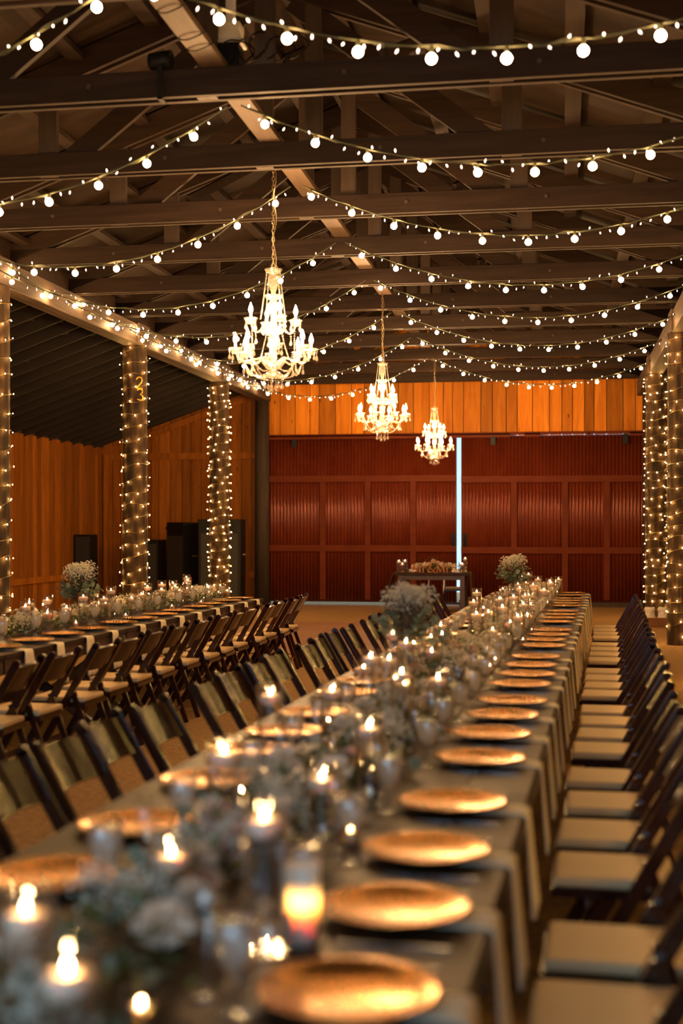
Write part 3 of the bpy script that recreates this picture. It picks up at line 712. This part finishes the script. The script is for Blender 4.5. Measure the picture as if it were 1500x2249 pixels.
for k, y in enumerate(SY):
    CR.put(LP(y, 0.30 + rnd.uniform(-0.02, 0.025)), LR + radians(90 + rnd.uniform(-3, 3)), 'dark folding chair, %s from the camera along the side tables' % nth(k), 'chairs along the side tables')

# ------------------------------------------------------------------ place settings
def charger_mb():
    m = MB(); n = 48
    m.lathe([(0.001, 0.002), (0.10, 0.002), (0.118, 0.005), (0.158, 0.016), (0.165, 0.020), (0.166, 0.023), (0.157, 0.0215), (0.122, 0.011), (0.112, 0.0065), (0.001, 0.006)], n)
    return m
def make_charger(label):
    m = charger_mb()
    for j in range(44):
        a = 2 * pi * j / 44; m.octa((0.162 * cos(a), 0.162 * sin(a), 0.0235), 0.0058, 0.004)
    return tag(m.build('charger_plate', M['gold'], smooth=True), label, 'plate')
def make_napkin(label):
    # lies from under the plate to the table edge (x=0) and hangs outside it
    m = MB(); rn = random.Random(3); P = []
    path = [(-0.30 + 0.03 * i, 0.0035) for i in range(10)] + [(0.004, 0.003), (0.0155, -0.006)] + [(0.016 + 0.0012 * i, -0.033 - 0.0292 * i) for i in range(10)]
    for i, (x, z) in enumerate(path):
        hang = max(0, i - 11) / 10.0
        wdt = 0.135 + 0.055 * hang
        row = []
        for j in range(13):
            u = j / 12 - 0.5; y = u * wdt * 1.0
            fold = 0.007 * hang * (1 + sin(u * 15 + 1.0)) + 0.002 * hang * sin(u * 31)
            row.append((x + fold + (0.003 * hang), y + 0.008 * hang * sin(i * 0.7), z + (0.0 if i > 10 else 0.0)))
        P.append(row)
    m.sheet(P, (-0.002, 0, -0.002))
    return tag(m.build('napkin', M['napkin'], smooth=True), label, 'napkin')
def make_fork(label):
    m = MB(); m.bar((0, -0.095, 0.003), (0, 0.03, 0.003), 0.008, 0.0025); m.box((0, -0.08, 0.003), (0.013, 0.05, 0.0025)); m.box((0, 0.042, 0.004), (0.022, 0.03, 0.0025))
    for k in range(4): m.box((-0.009 + 0.006 * k, 0.075, 0.005), (0.003, 0.045, 0.002))
    return tag(m.build('fork', M['steel']), label, 'fork')
def make_knife(label):
    m = MB(); P = [(0.0065, -0.11), (0.0075, -0.02), (0.005, 0.0), (0.009, 0.02), (0.0095, 0.08), (0.004, 0.118)]
    vs = []; 
    for wv, y in P: vs += [(-wv, y, 0.0015), (wv, y, 0.0015), (wv, y, 0.0045), (-wv, y, 0.0045)]
    fs = []
    for i in range(len(P) - 1):
        a = 4 * i; 
        for j in range(4): fs.append((a + j, a + (j + 1) % 4, a + 4 + (j + 1) % 4, a + 4 + j))
    fs += [(3, 2, 1, 0), tuple(4 * (len(P) - 1) + j for j in range(4))]; m.add(vs, fs)
    return tag(m.build('knife', M['steel']), label, 'knife')
def make_goblet(label):
    t = thing('water_goblet', label, 'goblet')
    m = MB(); m.lathe([(0.001, 0.004), (0.034, 0.004), (0.036, 0.002), (0.034, 0.0055), (0.010, 0.009), (0.006, 0.02), (0.0085, 0.035), (0.0055, 0.05), (0.007, 0.066), (0.022, 0.078), (0.036, 0.105), (0.041, 0.14), (0.0405, 0.185), (0.0385, 0.185), (0.0395, 0.14)], 20); m.build('glass', M['glass'], t, smooth=True)
    m = MB(); m.lathe([(0.001, 0.078), (0.020, 0.081), (0.0345, 0.107), (0.0392, 0.14), (0.039, 0.166), (0.001, 0.166)], 16)
    m.build('ice_water', M['icewater'], t, smooth=True); return t
def make_flute(label):
    t = thing('champagne_flute', label, 'flute')
    m = MB(); m.lathe([(0.001, 0.003), (0.03, 0.003), (0.031, 0.0045), (0.006, 0.009), (0.0042, 0.03), (0.0042, 0.085), (0.012, 0.10), (0.022, 0.125), (0.0255, 0.16), (0.0235, 0.225), (0.0222, 0.225)], 16); m.build('glass', M['glass'], t, smooth=True)
    return t
PLT, NAP, FRK, KNF, GOB, FLU = Proto(make_charger), Proto(make_napkin), Proto(make_fork), Proto(make_knife), Proto(make_goblet), Proto(make_flute)
ZTOP = 0.7602
rnd = random.Random(21)
PY_R = [2.30, 2.83, 3.37, 3.97, 4.75, 5.30, 5.85, 6.32, 7.0, 7.5, 8.0, 8.5, 9.32, 9.8, 10.28, 10.76, 11.7, 12.2, 12.7, 13.2, 14.1, 14.6, 15.1, 15.6, 16.35, 16.95]
PLACED = [MP(7.25, -0.84), MP(15.4, -0.84), LP(11.35, -0.70)]
def ring(P, R, ys, side, where, full):
    """one place setting per y; side +1: the edge at wd=0, -1: the far edge at wd=-TW"""
    for k, y in enumerate(ys):
        e = 0.0 if side > 0 else -TW; s = side; jx, jy = rnd.uniform(-0.01, 0.01), rnd.uniform(-0.015, 0.015)
        tail = '%s from camera, %s' % (nth(k), where)
        PLT.put(P(y + jy, e - s * (0.21 + jx), ZTOP + (0.004 if full else 0)), R + rnd.uniform(0, 1), 'round gold charger plate, ' + tail, 'gold chargers on ' + where)
        if full:
            NAP.put(P(y + jy, e, ZTOP), R + rnd.uniform(-0.03, 0.03), 'cream napkin hanging over table edge, ' + tail, 'hanging napkins on ' + where)
            KNF.put(P(y - 0.205, e - s * 0.17, ZTOP), R + radians(90), 'steel knife beside a gold charger, ' + tail, 'knives on ' + where)
            FRK.put(P(y + 0.20, e - s * 0.17, ZTOP), R + radians(90), 'steel fork beside a gold charger, ' + tail, 'forks on ' + where)
        PLACED.append(P(y - 0.11 + jy, e - s * (0.385 + jx))); PLACED.append(P(y - 0.02 + jx, e - s * (0.45 + jy)))
        GOB.put(P(y - 0.11 + jy, e - s * (0.385 + jx), ZTOP), R, 'goblet of iced water, ' + tail, 'water goblets on ' + where)
        FLU.put(P(y - 0.02 + jx, e - s * (0.45 + jy), ZTOP), R, 'empty champagne flute, ' + tail, 'champagne flutes on ' + where)
ring(MP, MR, PY_R, 1, 'basket side of centre tables', True)
PY_L = [2.95, 3.52, 4.15, 4.75, 5.2, 5.75, 6.5, 7.0, 7.5, 8.0, 8.75, 9.25, 9.75, 10.25, 11.1, 11.6, 12.1, 12.6, 13.5, 14.0, 14.5, 15.0, 15.6, 16.3, 16.9]
ring(MP, MR, PY_L, -1, 'aisle side of centre tables', False)
PY_S = [y for y in (SY + [7.0]) if y > 7.4]
ring(LP, LR, PY_S, 1, 'side tables', True)

# ------------------------------------------------------------------ candles
def flame_mb(z, s=1.0):
    s *= 0.33; return MB().lathe([(0.0008, z), (0.0055 * s, z + 0.006 * s), (0.0075 * s, z + 0.014 * s), (0.0052 * s, z + 0.026 * s), (0.0008, z + 0.040 * s)], 8)
def make_cyl(h):
    def mk(label):
        t = thing('candle_vase', label, 'candle vase'); r = 0.046
        m = MB(); m.lathe([(0.001, 0.006), (r - 0.003, 0.006), (r - 0.003, h), (r, h), (r, 0.0), (0.001, 0.0)], 24); m.build('glass_cylinder', M['glass'], t, smooth=False)
        zt = h - 0.055
        m = MB(); m.lathe([(0.001, 0.008), (r - 0.004, 0.008), (r - 0.004, zt), (0.001, zt)], 20); m.build('water', M['water'], t, smooth=False)
        m = MB(); m.lathe([(0.001, zt - 0.018), (0.027, zt - 0.016), (0.038, zt + 0.002), (0.038, zt + 0.013), (0.032, zt + 0.018), (0.001, zt + 0.015)], 20); c = m.build('floating_candle', M['wax'], t, smooth=True)
        m = MB(); m.tube([(0, 0, zt + 0.014), (0, 0, zt + 0.022)], 0.001, 5); m.build('wick', M['wick'], c)
        flame_mb(zt + 0.019, 1.05).build('flame', M['flame'], c, smooth=True)
        return t
    return mk
def make_votive(label):
    t = thing('votive_candle', label, 'votive candle')
    m = MB(); m.lathe([(0.001, 0.004), (0.024, 0.004), (0.031, 0.062), (0.033, 0.062), (0.027, 0.0), (0.001, 0.0)], 20); m.build('glass_cup', M['glass'], t, smooth=True)
    m = MB(); m.lathe([(0.001, 0.006), (0.022, 0.006), (0.0255, 0.036), (0.001, 0.034)], 16); c = m.build('wax', M['wax'], t, smooth=True)
    flame_mb(0.036, 0.95).build('flame', M['flame'], c, smooth=True)
    return t
def make_pillar(label):
    t = thing('pillar_candle', label, 'pillar candle')
    m = MB(); m.lathe([(0.001, 0), (0.034, 0), (0.035, 0.16), (0.029, 0.162), (0.026, 0.075), (0.001, 0.072)], 24); c = m.build('wax', M['wax'], t, smooth=True)
    flame_mb(0.075, 2.6).build('flame', M['flame'], c, smooth=True)
    return t
CY = {h: Proto(make_cyl(h)) for h in (0.20, 0.25, 0.30)}; VOT = Proto(make_votive); PIL = Proto(make_pillar)
HN = {0.20: 'short', 0.25: 'medium', 0.30: 'tall'}
def candle_row(P, R, items, where):
    items.sort(key=lambda q: q[1]); cnt = {}; kept = []
    for it in items:     # keep vases clear of one another, of the tall flowers and of the goblets
        rr = lambda k: 0.036 if k in ('v', 'p') else 0.048
        for trial in range(60):
            y, wd = (it[1], it[2]) if trial == 0 else (it[1] + rnd.uniform(-0.2, 0.2), max(-0.92, min(-0.36, it[2] + rnd.uniform(-0.16, 0.16))))
            if any((y - q[1]) ** 2 + (wd - q[2]) ** 2 < (rr(it[0]) + rr(q[0]) + 0.006) ** 2 for q in kept): continue
            if any((P(y, wd) - q).length < rr(it[0]) + 0.043 for q in PLACED): continue
            kept.append((it[0], y, wd)); break
    items = sorted(kept, key=lambda q: q[1])
    for kind, y, wd in items:
        k = cnt.get(kind, 0); cnt[kind] = k + 1
        if kind == 'v': VOT.put(P(y, wd, ZTOP), R, 'lit votive candle in a glass cup, %s from the camera on %s' % (nth(k), where), 'votive candles on ' + where)
        elif kind == 'p': PIL.put(P(y, wd, ZTOP), R, 'glowing cream pillar candle beside the gold charger at the near end', None)
        else: CY[kind].put(P(y, wd, ZTOP), R, '%s glass vase with lit floating candle, %s from camera on %s' % (HN[kind], nth(k), where), 'candle vases on ' + where)
def w_of(x, y): return (x - (-0.250 + 0.0344 * y))
items = [(0.25, 1.76, w_of(-0.69, 1.76)), (0.25, 2.02, w_of(-0.865, 2.02)), ('v', 2.12, w_of(-0.70, 2.12)), (0.30, 2.55, w_of(-0.585, 2.55)), (0.30, 3.28, w_of(-0.86, 3.28)), ('v', 3.30, w_of(-0.62, 3.30)),
         (0.20, 2.62, w_of(-0.80, 2.62)), (0.30, 4.45, w_of(-1.0, 4.45)), (0.25, 4.1, w_of(-0.60, 4.1)), (0.20, 3.5, w_of(-0.64, 3.55)), ('v', 4.3, -0.52), ('v', 3.9, -0.85), (0.30, 5.2, -0.56), (0.25, 5.0, -0.80), ('v', 5.4, -0.9), ('p', 2.62, w_of(-0.52, 2.62))]
rnd = random.Random(5)
y = 5.6
while y < 17.1:
    for h, o in ((0.25, -0.16), (0.30, 0.12), (0.20, 0.0)):
        items.append((h, y + rnd.uniform(-0.12, 0.12) + o, -0.62 + rnd.choice((-1, 1)) * rnd.uniform(0.06, 0.20)))
    for q in range(2): items.append(('v', y + rnd.uniform(-0.3, 0.3), -0.62 + rnd.choice((-1, 1)) * rnd.uniform(0.10, 0.22)))
    y += 0.78
candle_row(MP, MR, items, 'the centre tables')
items = []; y = 8.3
while y < 15.2:
    for h, o in ((0.25, -0.16), (0.30, 0.12), (0.20, 0.0)):
        items.append((h, y + rnd.uniform(-0.12, 0.12) + o, -0.66 + rnd.choice((-1, 1)) * rnd.uniform(0.10, 0.24)))
    for q in range(2): items.append(('v', y + rnd.uniform(-0.3, 0.3), -0.6 + rnd.choice((-1, 1)) * rnd.uniform(0.10, 0.2)))
    y += 0.8
candle_row(LP, LR, items, 'the side tables')

# ------------------------------------------------------------------ flowers
def leaf(mb, p, d, up, L, W, n=1):
    d = d.normalized(); s = d.cross(up)
    if s.length < 1e-4: s = d.cross(Vector((1, 0, 0)))
    s.normalize(); u = s.cross(d)
    c = p + d * (L * 0.5) - u * (0.06 * L)
    vs = [p, p + d * (0.28 * L) + s * (W * 0.5) + u * 0.04 * L, p + d * (0.68 * L) + s * (W * 0.46) + u * 0.03 * L, p + d * L - u * 0.08 * L, p + d * (0.68 * L) - s * (W * 0.46) + u * 0.03 * L, p + d * (0.28 * L) - s * (W * 0.5) + u * 0.04 * L, c]
    mb.add(vs, [(0, 1, 6), (1, 2, 6), (2, 3, 6), (3, 4, 6), (4, 5, 6), (5, 0, 6)])
def rdir(rn, zb=0.0):
    v = Vector((rn.gauss(0, 1), rn.gauss(0, 1), rn.gauss(0, 1) + zb)); return v.normalized()
def rose_mb(mb, c, r, rn, up):
    up = up.normalized(); x = up.cross(Vector((0.3, 0.9, 0.2))).normalized(); y = up.cross(x)
    for ringk, (n, rad, h, tilt) in enumerate(((3, 0.22, 0.75, 0.1), (4, 0.45, 0.62, 0.35), (5, 0.72, 0.40, 0.8), (6, 0.95, 0.12, 1.25))):
        for k in range(n):
            a = 2 * pi * (k + 0.5 * (ringk % 2)) / n + rn.uniform(-0.1, 0.1); w_ = 2 * pi / n * 0.75
            P = []
            for i in range(3):
                row = []
                for j in range(4):
                    b = a + (j / 3 - 0.5) * w_ * (1.15 - 0.25 * (i == 2)); q = r * (rad * (0.35 + 0.65 * i / 2) + 0.08 * (i == 2) * tilt)
                    row.append(Vector(c) + x * (q * cos(b)) + y * (q * sin(b)) + up * (r * (h * i / 2 - 0.1 * (j in (0, 3)) - 0.15)))
                P.append(row)
            mb.grid(P)
def breath(mb, tw, base, c, R, n, rn, dot=0.005):
    c = Vector(c); base = Vector(base)
    for k in range(n):
        d = rdir(rn, 0.7); p = c + d * R * (rn.random() ** 0.4)
        mb.octa(p, dot * rn.uniform(0.7, 1.3))
        if k % 6 == 0: tw.tube([base, (base + p) / 2 + rdir(rn) * 0.01, p], 0.0008, 3, cap=False)
def make_garland(L, seed):
    def mk(label):
        rn = random.Random(seed); t = thing('flower_garland', label, 'garland')
        tw = MB(); a = MB(); b = MB(); br = MB()
        for k in range(5):
            tw.tube([(rn.uniform(-0.07, 0.07), -L / 2 + L * i / 10, 0.012 + rn.uniform(0, 0.03)) for i in range(11)], 0.004, 5)
        for k in range(int(L * 250)):
            y = rn.uniform(-L / 2, L / 2); q = rn.gauss(0, 0.085); z = 0.015 + abs(rn.gauss(0, 0.05)) * (1.2 - min(1, abs(q) / 0.2)); d = rdir(rn, 0.45); d.z = abs(d.z) * 0.9 + 0.05
            if rn.random() < 0.45: leaf(a, Vector((q, y, z)), d, Vector((0, 0, 1)), rn.uniform(0.05, 0.085), rn.uniform(0.014, 0.024))
            else: leaf(b, Vector((q, y, z)), d, Vector((0, 0, 1)), rn.uniform(0.035, 0.055), rn.uniform(0.03, 0.045))
        for k in range(int(L * 6)):
            y = rn.uniform(-L / 2, L / 2); q = rn.uniform(-0.15, 0.15); breath(br, tw, (q * 0.6, y, 0.02), (q, y, 0.105), 0.075, 75, rn, 0.0066)
        a.build('slender_leaf', M['leaf'], t)['kind'] = 'stuff'; b.build('round_leaf', M['leafblue'], t)['kind'] = 'stuff'
        o = br.build('babys_breath', M['breath'], t); o['kind'] = 'stuff'
        tw.build('stem', M['twig'], t)
        for k in range(int(L * 6)):
            m = MB(); c = (rn.uniform(-0.14, 0.14), -L / 2 + L * (k + 0.5) / int(L * 6) + rn.uniform(-0.05, 0.05), 0.10 + rn.uniform(-0.02, 0.04))
            rose_mb(m, c, rn.uniform(0.042, 0.058), rn, Vector((rn.uniform(-0.6, 0.6), rn.uniform(-1.2, 0.2), 1))); ro = m.build('rose', M['rose'] if rn.random() < 0.72 else M['blush'], t, smooth=True)
        return t
    return mk
GA = [Proto(make_garland(2.3, s)) for s in (1, 2)]; GAs = Proto(make_garland(1.3, 4))
for k in range(7): GA[k % 2].put(MP(mb_bounds[k] + 1.185, -0.62 - (0.05 if k == 1 else 0), ZTOP), MR + (pi if k in (2, 5) else 0), 'garland of greenery and cream roses, %s from the camera along the centre tables' % nth(k), 'garlands on the centre tables')
GAs.put(MP(mb_bounds[7] + 0.70, -0.62, ZTOP), MR, 'short garland of greenery on the far end of the centre tables', 'garlands on the centre tables')
for k in range(3): GA[(k + 1) % 2].put(LP(15.4 - 1.185 - 2.37 * k, -0.66, ZTOP), LR, 'garland of greenery and cream roses, %s from the speakers along the side tables' % nth(k), 'garlands on the side tables')

def make_tall(seed):
    def mk(label):
        rn = random.Random(seed); t = thing('flower_vase', label, 'flower vase')
        m = MB(); m.lathe([(0.001, 0.006), (0.045, 0.006), (0.047, 0.20), (0.050, 0.20), (0.048, 0.0), (0.001, 0.0)], 20); m.build('glass_vase', M['glass'], t, smooth=True)
        m = MB(); m.lathe([(0.001, 0.008), (0.044, 0.008), (0.044, 0.14), (0.001, 0.14)], 16); m.build('water', M['water'], t)
        tw = MB(); b = MB(); br = MB()
        for k in range(15):
            a = 2 * pi * k / 15 + rn.uniform(-0.2, 0.2); reach = rn.uniform(0.13, 0.24); top = rn.uniform(0.26, 0.40)
            P = [Vector((0, 0, 0.03)), Vector((0.03 * cos(a), 0.03 * sin(a), 0.2)), Vector((reach * 0.6 * cos(a), reach * 0.6 * sin(a), top * 0.85)), Vector((reach * cos(a), reach * sin(a), top))]
            tw.tube(P, 0.0025, 4)
            for i in range(16):
                f = 0.2 + 0.8 * i / 16; j = min(int(f * 2), 1); p = P[1 + j].lerp(P[2 + j], f * 2 - j)
                d = (P[3] - P[1]).normalized() * 0.5 + rdir(rn, 0.1); leaf(b, p, d, Vector((0, 0, 1)), rn.uniform(0.04, 0.06), rn.uniform(0.032, 0.048))
        for k in range(11):
            a = 2 * pi * k / 11; r = 0.09 if k % 3 else 0.02; c = (r * cos(a), r * sin(a), 0.42 + 0.05 * rn.random())
            breath(br, tw, (r * 0.3 * cos(a), r * 0.3 * sin(a), 0.22), c, 0.082, 110, rn, 0.0058)
        b.build('eucalyptus_leaf', M['leafblue'], t)['kind'] = 'stuff'; br.build('babys_breath', M['breath'], t)['kind'] = 'stuff'; tw.build('stem', M['twig'], t)
        return t
    return mk
TV = Proto(make_tall(8))
g = 'tall vases of eucalyptus'
TV.put(MP(7.25, -0.84, ZTOP), 0.4, "vase of eucalyptus and white baby's breath partway along the centre tables", g)
TV.put(MP(15.4, -0.84, ZTOP), 1.9, "vase of eucalyptus and white baby's breath near the far end of the centre tables", g)
TV.put(LP(11.35, -0.70, ZTOP), 3.0, "vase of eucalyptus and white baby's breath on the side tables", g)

# ------------------------------------------------------------------ sweetheart table by the doors
SX, SYY = -2.42, 24.9
sw = thing('sweetheart_table', 'small dark wooden table in front of the red doors carrying the letters', 'table', (SX, SYY, 0))
m = MB(); m.box((0, 0, 0.74), (1.42, 0.62, 0.05)); m.build('tabletop', M['table'], sw, bevel=0.004)
m = MB(); m.box((0, -0.255, 0.675), (1.12, 0.03, 0.085)); m.box((0, 0.255, 0.675), (1.12, 0.03, 0.085)); m.build('apron', M['tabledark'], sw)
for sx in (-1, 1):
    for sy in (-1, 1): m = MB(); m.box((sx * 0.58, sy * 0.24, 0.36), (0.09, 0.09, 0.72)); m.build('leg', M['tabledark'], sw)
def drape(s):
    m = MB(); P = []
    for i in range(15):
        f = i / 14; row = []
        for j in range(9):
            u = j / 8 - 0.5
            if f < 0.15: x = s * (0.55 + f / 0.15 * 0.17); z = 0.768
            else:
                q = (f - 0.15) / 0.85; x = s * (0.722 + (0.17 * sin(q * 1.5) if s < 0 else 0.02 * q) + 0.015 * sin(u * 18)); z = 0.768 - q * (0.75 if s < 0 else 0.62)
            row.append((x, u * (0.50 - 0.1 * f), z))
        P.append(row)
    m.sheet(P, (0, 0, 0.003) if s < 0 else (0.0, 0, 0.003)); return m.build('table_runner', M['gauze'], smooth=True)
for s, l in ((-1, 'grey gauze runner sweeping off the sweetheart table to the floor'), (1, 'grey gauze runner hanging off the door gap end of the sweetheart table')):
    o = drape(s); o.location = (SX, SYY, 0); tag(o, l, 'table runner')
# chairs behind it, facing the hall
for k, x in enumerate((-0.34, 0.36)): CR.put((SX + x, SYY + 0.58, 0), pi + rnd.uniform(-0.05, 0.05), 'dark folding chair behind the sweetheart table, %s' % ('nearer the speakers' if k == 0 else 'nearer the door gap'), 'chairs behind the sweetheart table')
# letters: Mr & Mrs
sg = thing('letter_sign', 'rust coloured wooden letters reading Mr & Mrs standing on the sweetheart table', 'letter sign', (SX - 0.0, SYY - 0.22, 0.7655))
def glyph(strokes, x0, h):
    m = MB()
    for st_ in strokes:
        kind = st_[0]
        if kind == 'b': (_, x1, y1, x2, y2, wv) = st_; m.bar((x0 + x1 * h, 0, y1 * h), (x0 + x2 * h, 0, y2 * h), wv * h, 0.022, (0, 1, 0))
        else: m.tube([(x0 + px_ * h, 0, py_ * h) for px_, py_ in st_[1]], st_[2] * h, 6)
    return m
Mg = [('b', .14, 0, .14, 1, .10), ('b', .90, 0, .90, 1, .15), ('b', .14, .97, .52, .06, .15), ('b', .88, .97, .52, .06, .08), ('b', 0, .03, .29, .03, .06), ('b', .73, .03, 1.06, .03, .06), ('b', 0, .97, .2, .97, .06), ('b', .85, .97, 1.06, .97, .06)]
rg = [('b', .14, 0, .14, .64, .14), ('b', 0, .03, .30, .03, .06), ('b', 0, .62, .2, .62, .05), ('t', [(.18, .42), (.28, .58), (.38, .62), (.46, .56)], .06)]
sgl = [('t', [(.40, .52), (.30, .63), (.14, .60), (.10, .48), (.24, .36), (.38, .26), (.38, .10), (.24, .02), (.08, .06), (.05, .16)], .055)]
amp = [('t', [(.95, .62), (.82, .28), (.55, .04), (.25, .02), (.06, .20), (.10, .42), (.35, .60), (.50, .78), (.44, .96), (.30, .98), (.22, .86), (.30, .66), (.55, .34), (.85, .03), (1.0, .04)], .058)]
h = 0.165; x = -0.365
for nm, gl, adv, hh in (('letter_m', Mg, 1.12, h), ('letter_r', rg, .54, h), ('ampersand', amp, 1.0, h * 1.05), ('letter_m', Mg, 1.12, h), ('letter_r', rg, .56, h), ('letter_s', sgl, .5, h)):
    glyph(gl, x, hh).build(nm, M['sign'], sg); x += adv * hh
# flowers and candles on it
def make_spray(label):
    rn = random.Random(77); t = thing('flower_arrangement', label, 'flower arrangement'); a = MB(); tw = MB(); br = MB()
    for k in range(260):
        x_ = rn.gauss(0, 0.22); x_ = max(-0.5, min(0.5, x_)); z_ = 0.03 + abs(rn.gauss(0, 0.07)) * (1 - abs(x_)); d = rdir(rn, 0.4); d.z = abs(d.z)
        leaf(a, Vector((x_, rn.gauss(0, 0.05), z_)), d, Vector((0, 0, 1)), rn.uniform(0.05, 0.09), rn.uniform(0.018, 0.03))
    for k in range(9): q = rn.uniform(-0.4, 0.4); breath(br, tw, (q, 0, 0.03), (q, -0.02, 0.16 - 0.15 * abs(q)), 0.07, 60, rn, 0.006)
    for k in range(5): tw.tube([(0.0 + 0.03 * k - 0.06, 0, 0.1), (0.05 * k - 0.12, 0.0, 0.30 + 0.02 * (k % 2))], 0.004, 4)
    a.build('foliage', M['leaf'], t)['kind'] = 'stuff'; br.build('babys_breath', M['breath'], t)['kind'] = 'stuff'; tw.build('stem', M['twig'], t)
    for k in range(11):
        m = MB(); q = -0.38 + 0.076 * k; rose_mb(m, (q, -0.06 + rn.uniform(-0.03, 0.03), 0.19 - 0.22 * abs(q) + rn.uniform(-0.02, 0.03)), 0.045, rn, Vector((rn.uniform(-.4, .4), -1, 0.8))); m.build('rose', M['rose'] if rn.random() < .6 else M['blush'], t, smooth=True)
    return t
Proto(make_spray).put((SX + 0.02, SYY + 0.02, 0.7655), 0, 'low spray of cream roses and greenery behind the rust letters')
for k, (x, y, h, l) in enumerate(((-0.63, -0.12, 0.25, 'tall glass candle vase at the speaker end of the sweetheart table'), (-0.55, -0.22, 0.20, 'short glass candle vase beside the spray, speaker end of the sweetheart table'), (-0.54, 0.1, 0.25, 'glass candle vase at the back of the sweetheart table, speaker end'), (0.53, 0.02, 0.20, 'short glass candle vase at the back of the sweetheart table, door gap end'), (0.61, 0.05, 0.30, 'tallest glass candle vase on the sweetheart table, below the door gap'), (0.57, -0.18, 0.20, 'short wide candle vase at the front of the sweetheart table, door gap end'))):
    CY[h].put((SX + x, SYY + y, 0.7655), 0, l, 'candle vases on the sweetheart table')

# ------------------------------------------------------------------ speakers, cabinet, basket
def speaker(x, y, rz, wv, dv, hv, label):
    t = thing('loudspeaker', label, 'loudspeaker', (x, y, 0), rz)
    m = MB(); m.box((0, 0, hv / 2), (wv, dv, hv)); m.build('cabinet', M['black'], t, bevel=0.015)
    m = MB(); m.box((0, -dv / 2 - 0.008, hv * 0.44), (wv * 0.86, 0.016, hv * 0.80)); m.build('grille', M['grille'], t)
    m = MB(); m.box((0, -dv / 2 - 0.02, hv * 0.93), (wv * 0.96, 0.03, 0.05)); m.build('top_trim', M['black'], t)
    for s in (-1, 1):
        m = MB(); m.tube([(s * (wv / 2 + 0.002), -0.06, hv * 0.6), (s * (wv / 2 + 0.03), -0.05, hv * 0.6), (s * (wv / 2 + 0.03), 0.05, hv * 0.6), (s * (wv / 2 + 0.002), 0.06, hv * 0.6)], 0.012, 6); m.build('handle', M['bracket'], t)
    return t
speaker(-6.78, 25.9, 0.10, 0.86, 0.7, 1.78, 'tall black loudspeaker cabinet behind the third fairy-lit post')
speaker(-7.66, 26.3, -0.5, 0.50, 0.6, 1.72, 'black loudspeaker turned aside, standing against the tall speaker')
sb = thing('subwoofer', 'low black bass cabinet between the middle post and the speakers', 'subwoofer', (-8.42, 26.4, 0))
m = MB(); m.box((0, 0, 0.68), (0.46, 0.6, 1.36)); m.build('cabinet', M['black'], sb, bevel=0.012)
m = MB(); m.box((0, -0.305, 0.68), (0.40, 0.012, 1.2)); m.build('grille', M['grille'], sb)
cb2 = thing('black_cabinet', 'narrow black cabinet against the plank side wall', 'cabinet', (-9.60, 25.75, 0))
m = MB(); m.box((0, 0, 0.74), (0.34, 0.42, 1.46)); m.build('body', M['black'], cb2, bevel=0.006)
m = MB(); m.box((0.0, -0.215, 0.74), (0.30, 0.012, 1.38)); d = m.build('door', M['grille'], cb2)
m = MB(); m.tube([(0.11, -0.222, 0.70), (0.11, -0.245, 0.70), (0.11, -0.245, 0.82), (0.11, -0.222, 0.82)], 0.006, 6); m.build('handle', M['bracket'], d)

bk = thing('wicker_basket', 'small brown wicker basket on the dirt beside a fairy-lit post', 'basket', (1.50, 22.0, 0), 0.03)
m = MB(); Pz = [(0.40, 0.24, 0.0), (0.43, 0.27, 0.13)]
for (a, b, z0, th) in ((0.42, 0.26, 0.0, 0.02),):
    for s in (-1, 1): m.box((0, s * 0.13, 0.07), (0.44, 0.02, 0.14)); m.box((s * 0.21, 0, 0.07), (0.02, 0.26, 0.14))
    m.box((0, 0, 0.012), (0.42, 0.26, 0.02))
m.build('body', M['wicker'], bk)
m = MB()
for k in range(8):
    z = 0.012 + 0.017 * k; m.tube([(-0.224 + 0.448 * i / 24, -0.144 + 0.006 * (1 if (i + k) % 2 else -1), z) for i in range(25)], 0.006, 4)
m.build('weave', M['wicker'], bk)
m = MB(); m.tube([(-0.225, -0.145, 0.145), (0.225, -0.145, 0.145), (0.225, 0.145, 0.145), (-0.225, 0.145, 0.145), (-0.225, -0.145, 0.145)], 0.011, 6); m.build('rim', M['wicker'], bk)
for k, (x, l) in enumerate(((-0.10, 'white wrapped bundle in the wicker basket, side nearer the red doors'), (0.11, 'white wrapped bundle in the wicker basket, side nearer the wall'))):
    m = MB(); rn = random.Random(k); P = []
    for i in range(9):
        z = 0.02 + 0.27 * i / 8; rr = 0.085 + 0.012 * sin(i * 0.9) - (0.02 if i == 8 else 0); P.append([((rr * 1.0 + 0.006 * rn.uniform(-1, 1)) * cos(2 * pi * j / 16), (rr * 0.9 + 0.006 * rn.uniform(-1, 1)) * sin(2 * pi * j / 16), z + 0.012 * rn.uniform(-1, 1) * (i == 8)) for j in range(16)])
    for row in P: row.append(row[0])
    m.grid(P); m.add([P[-1][j] for j in range(16)], [tuple(range(16))]); o = m.build('wrapped_bundle', M['towel']); o.location = (1.50 + x, 22.0, 0.02); tag(o, l, 'bundle', 'bundles in the wicker basket')
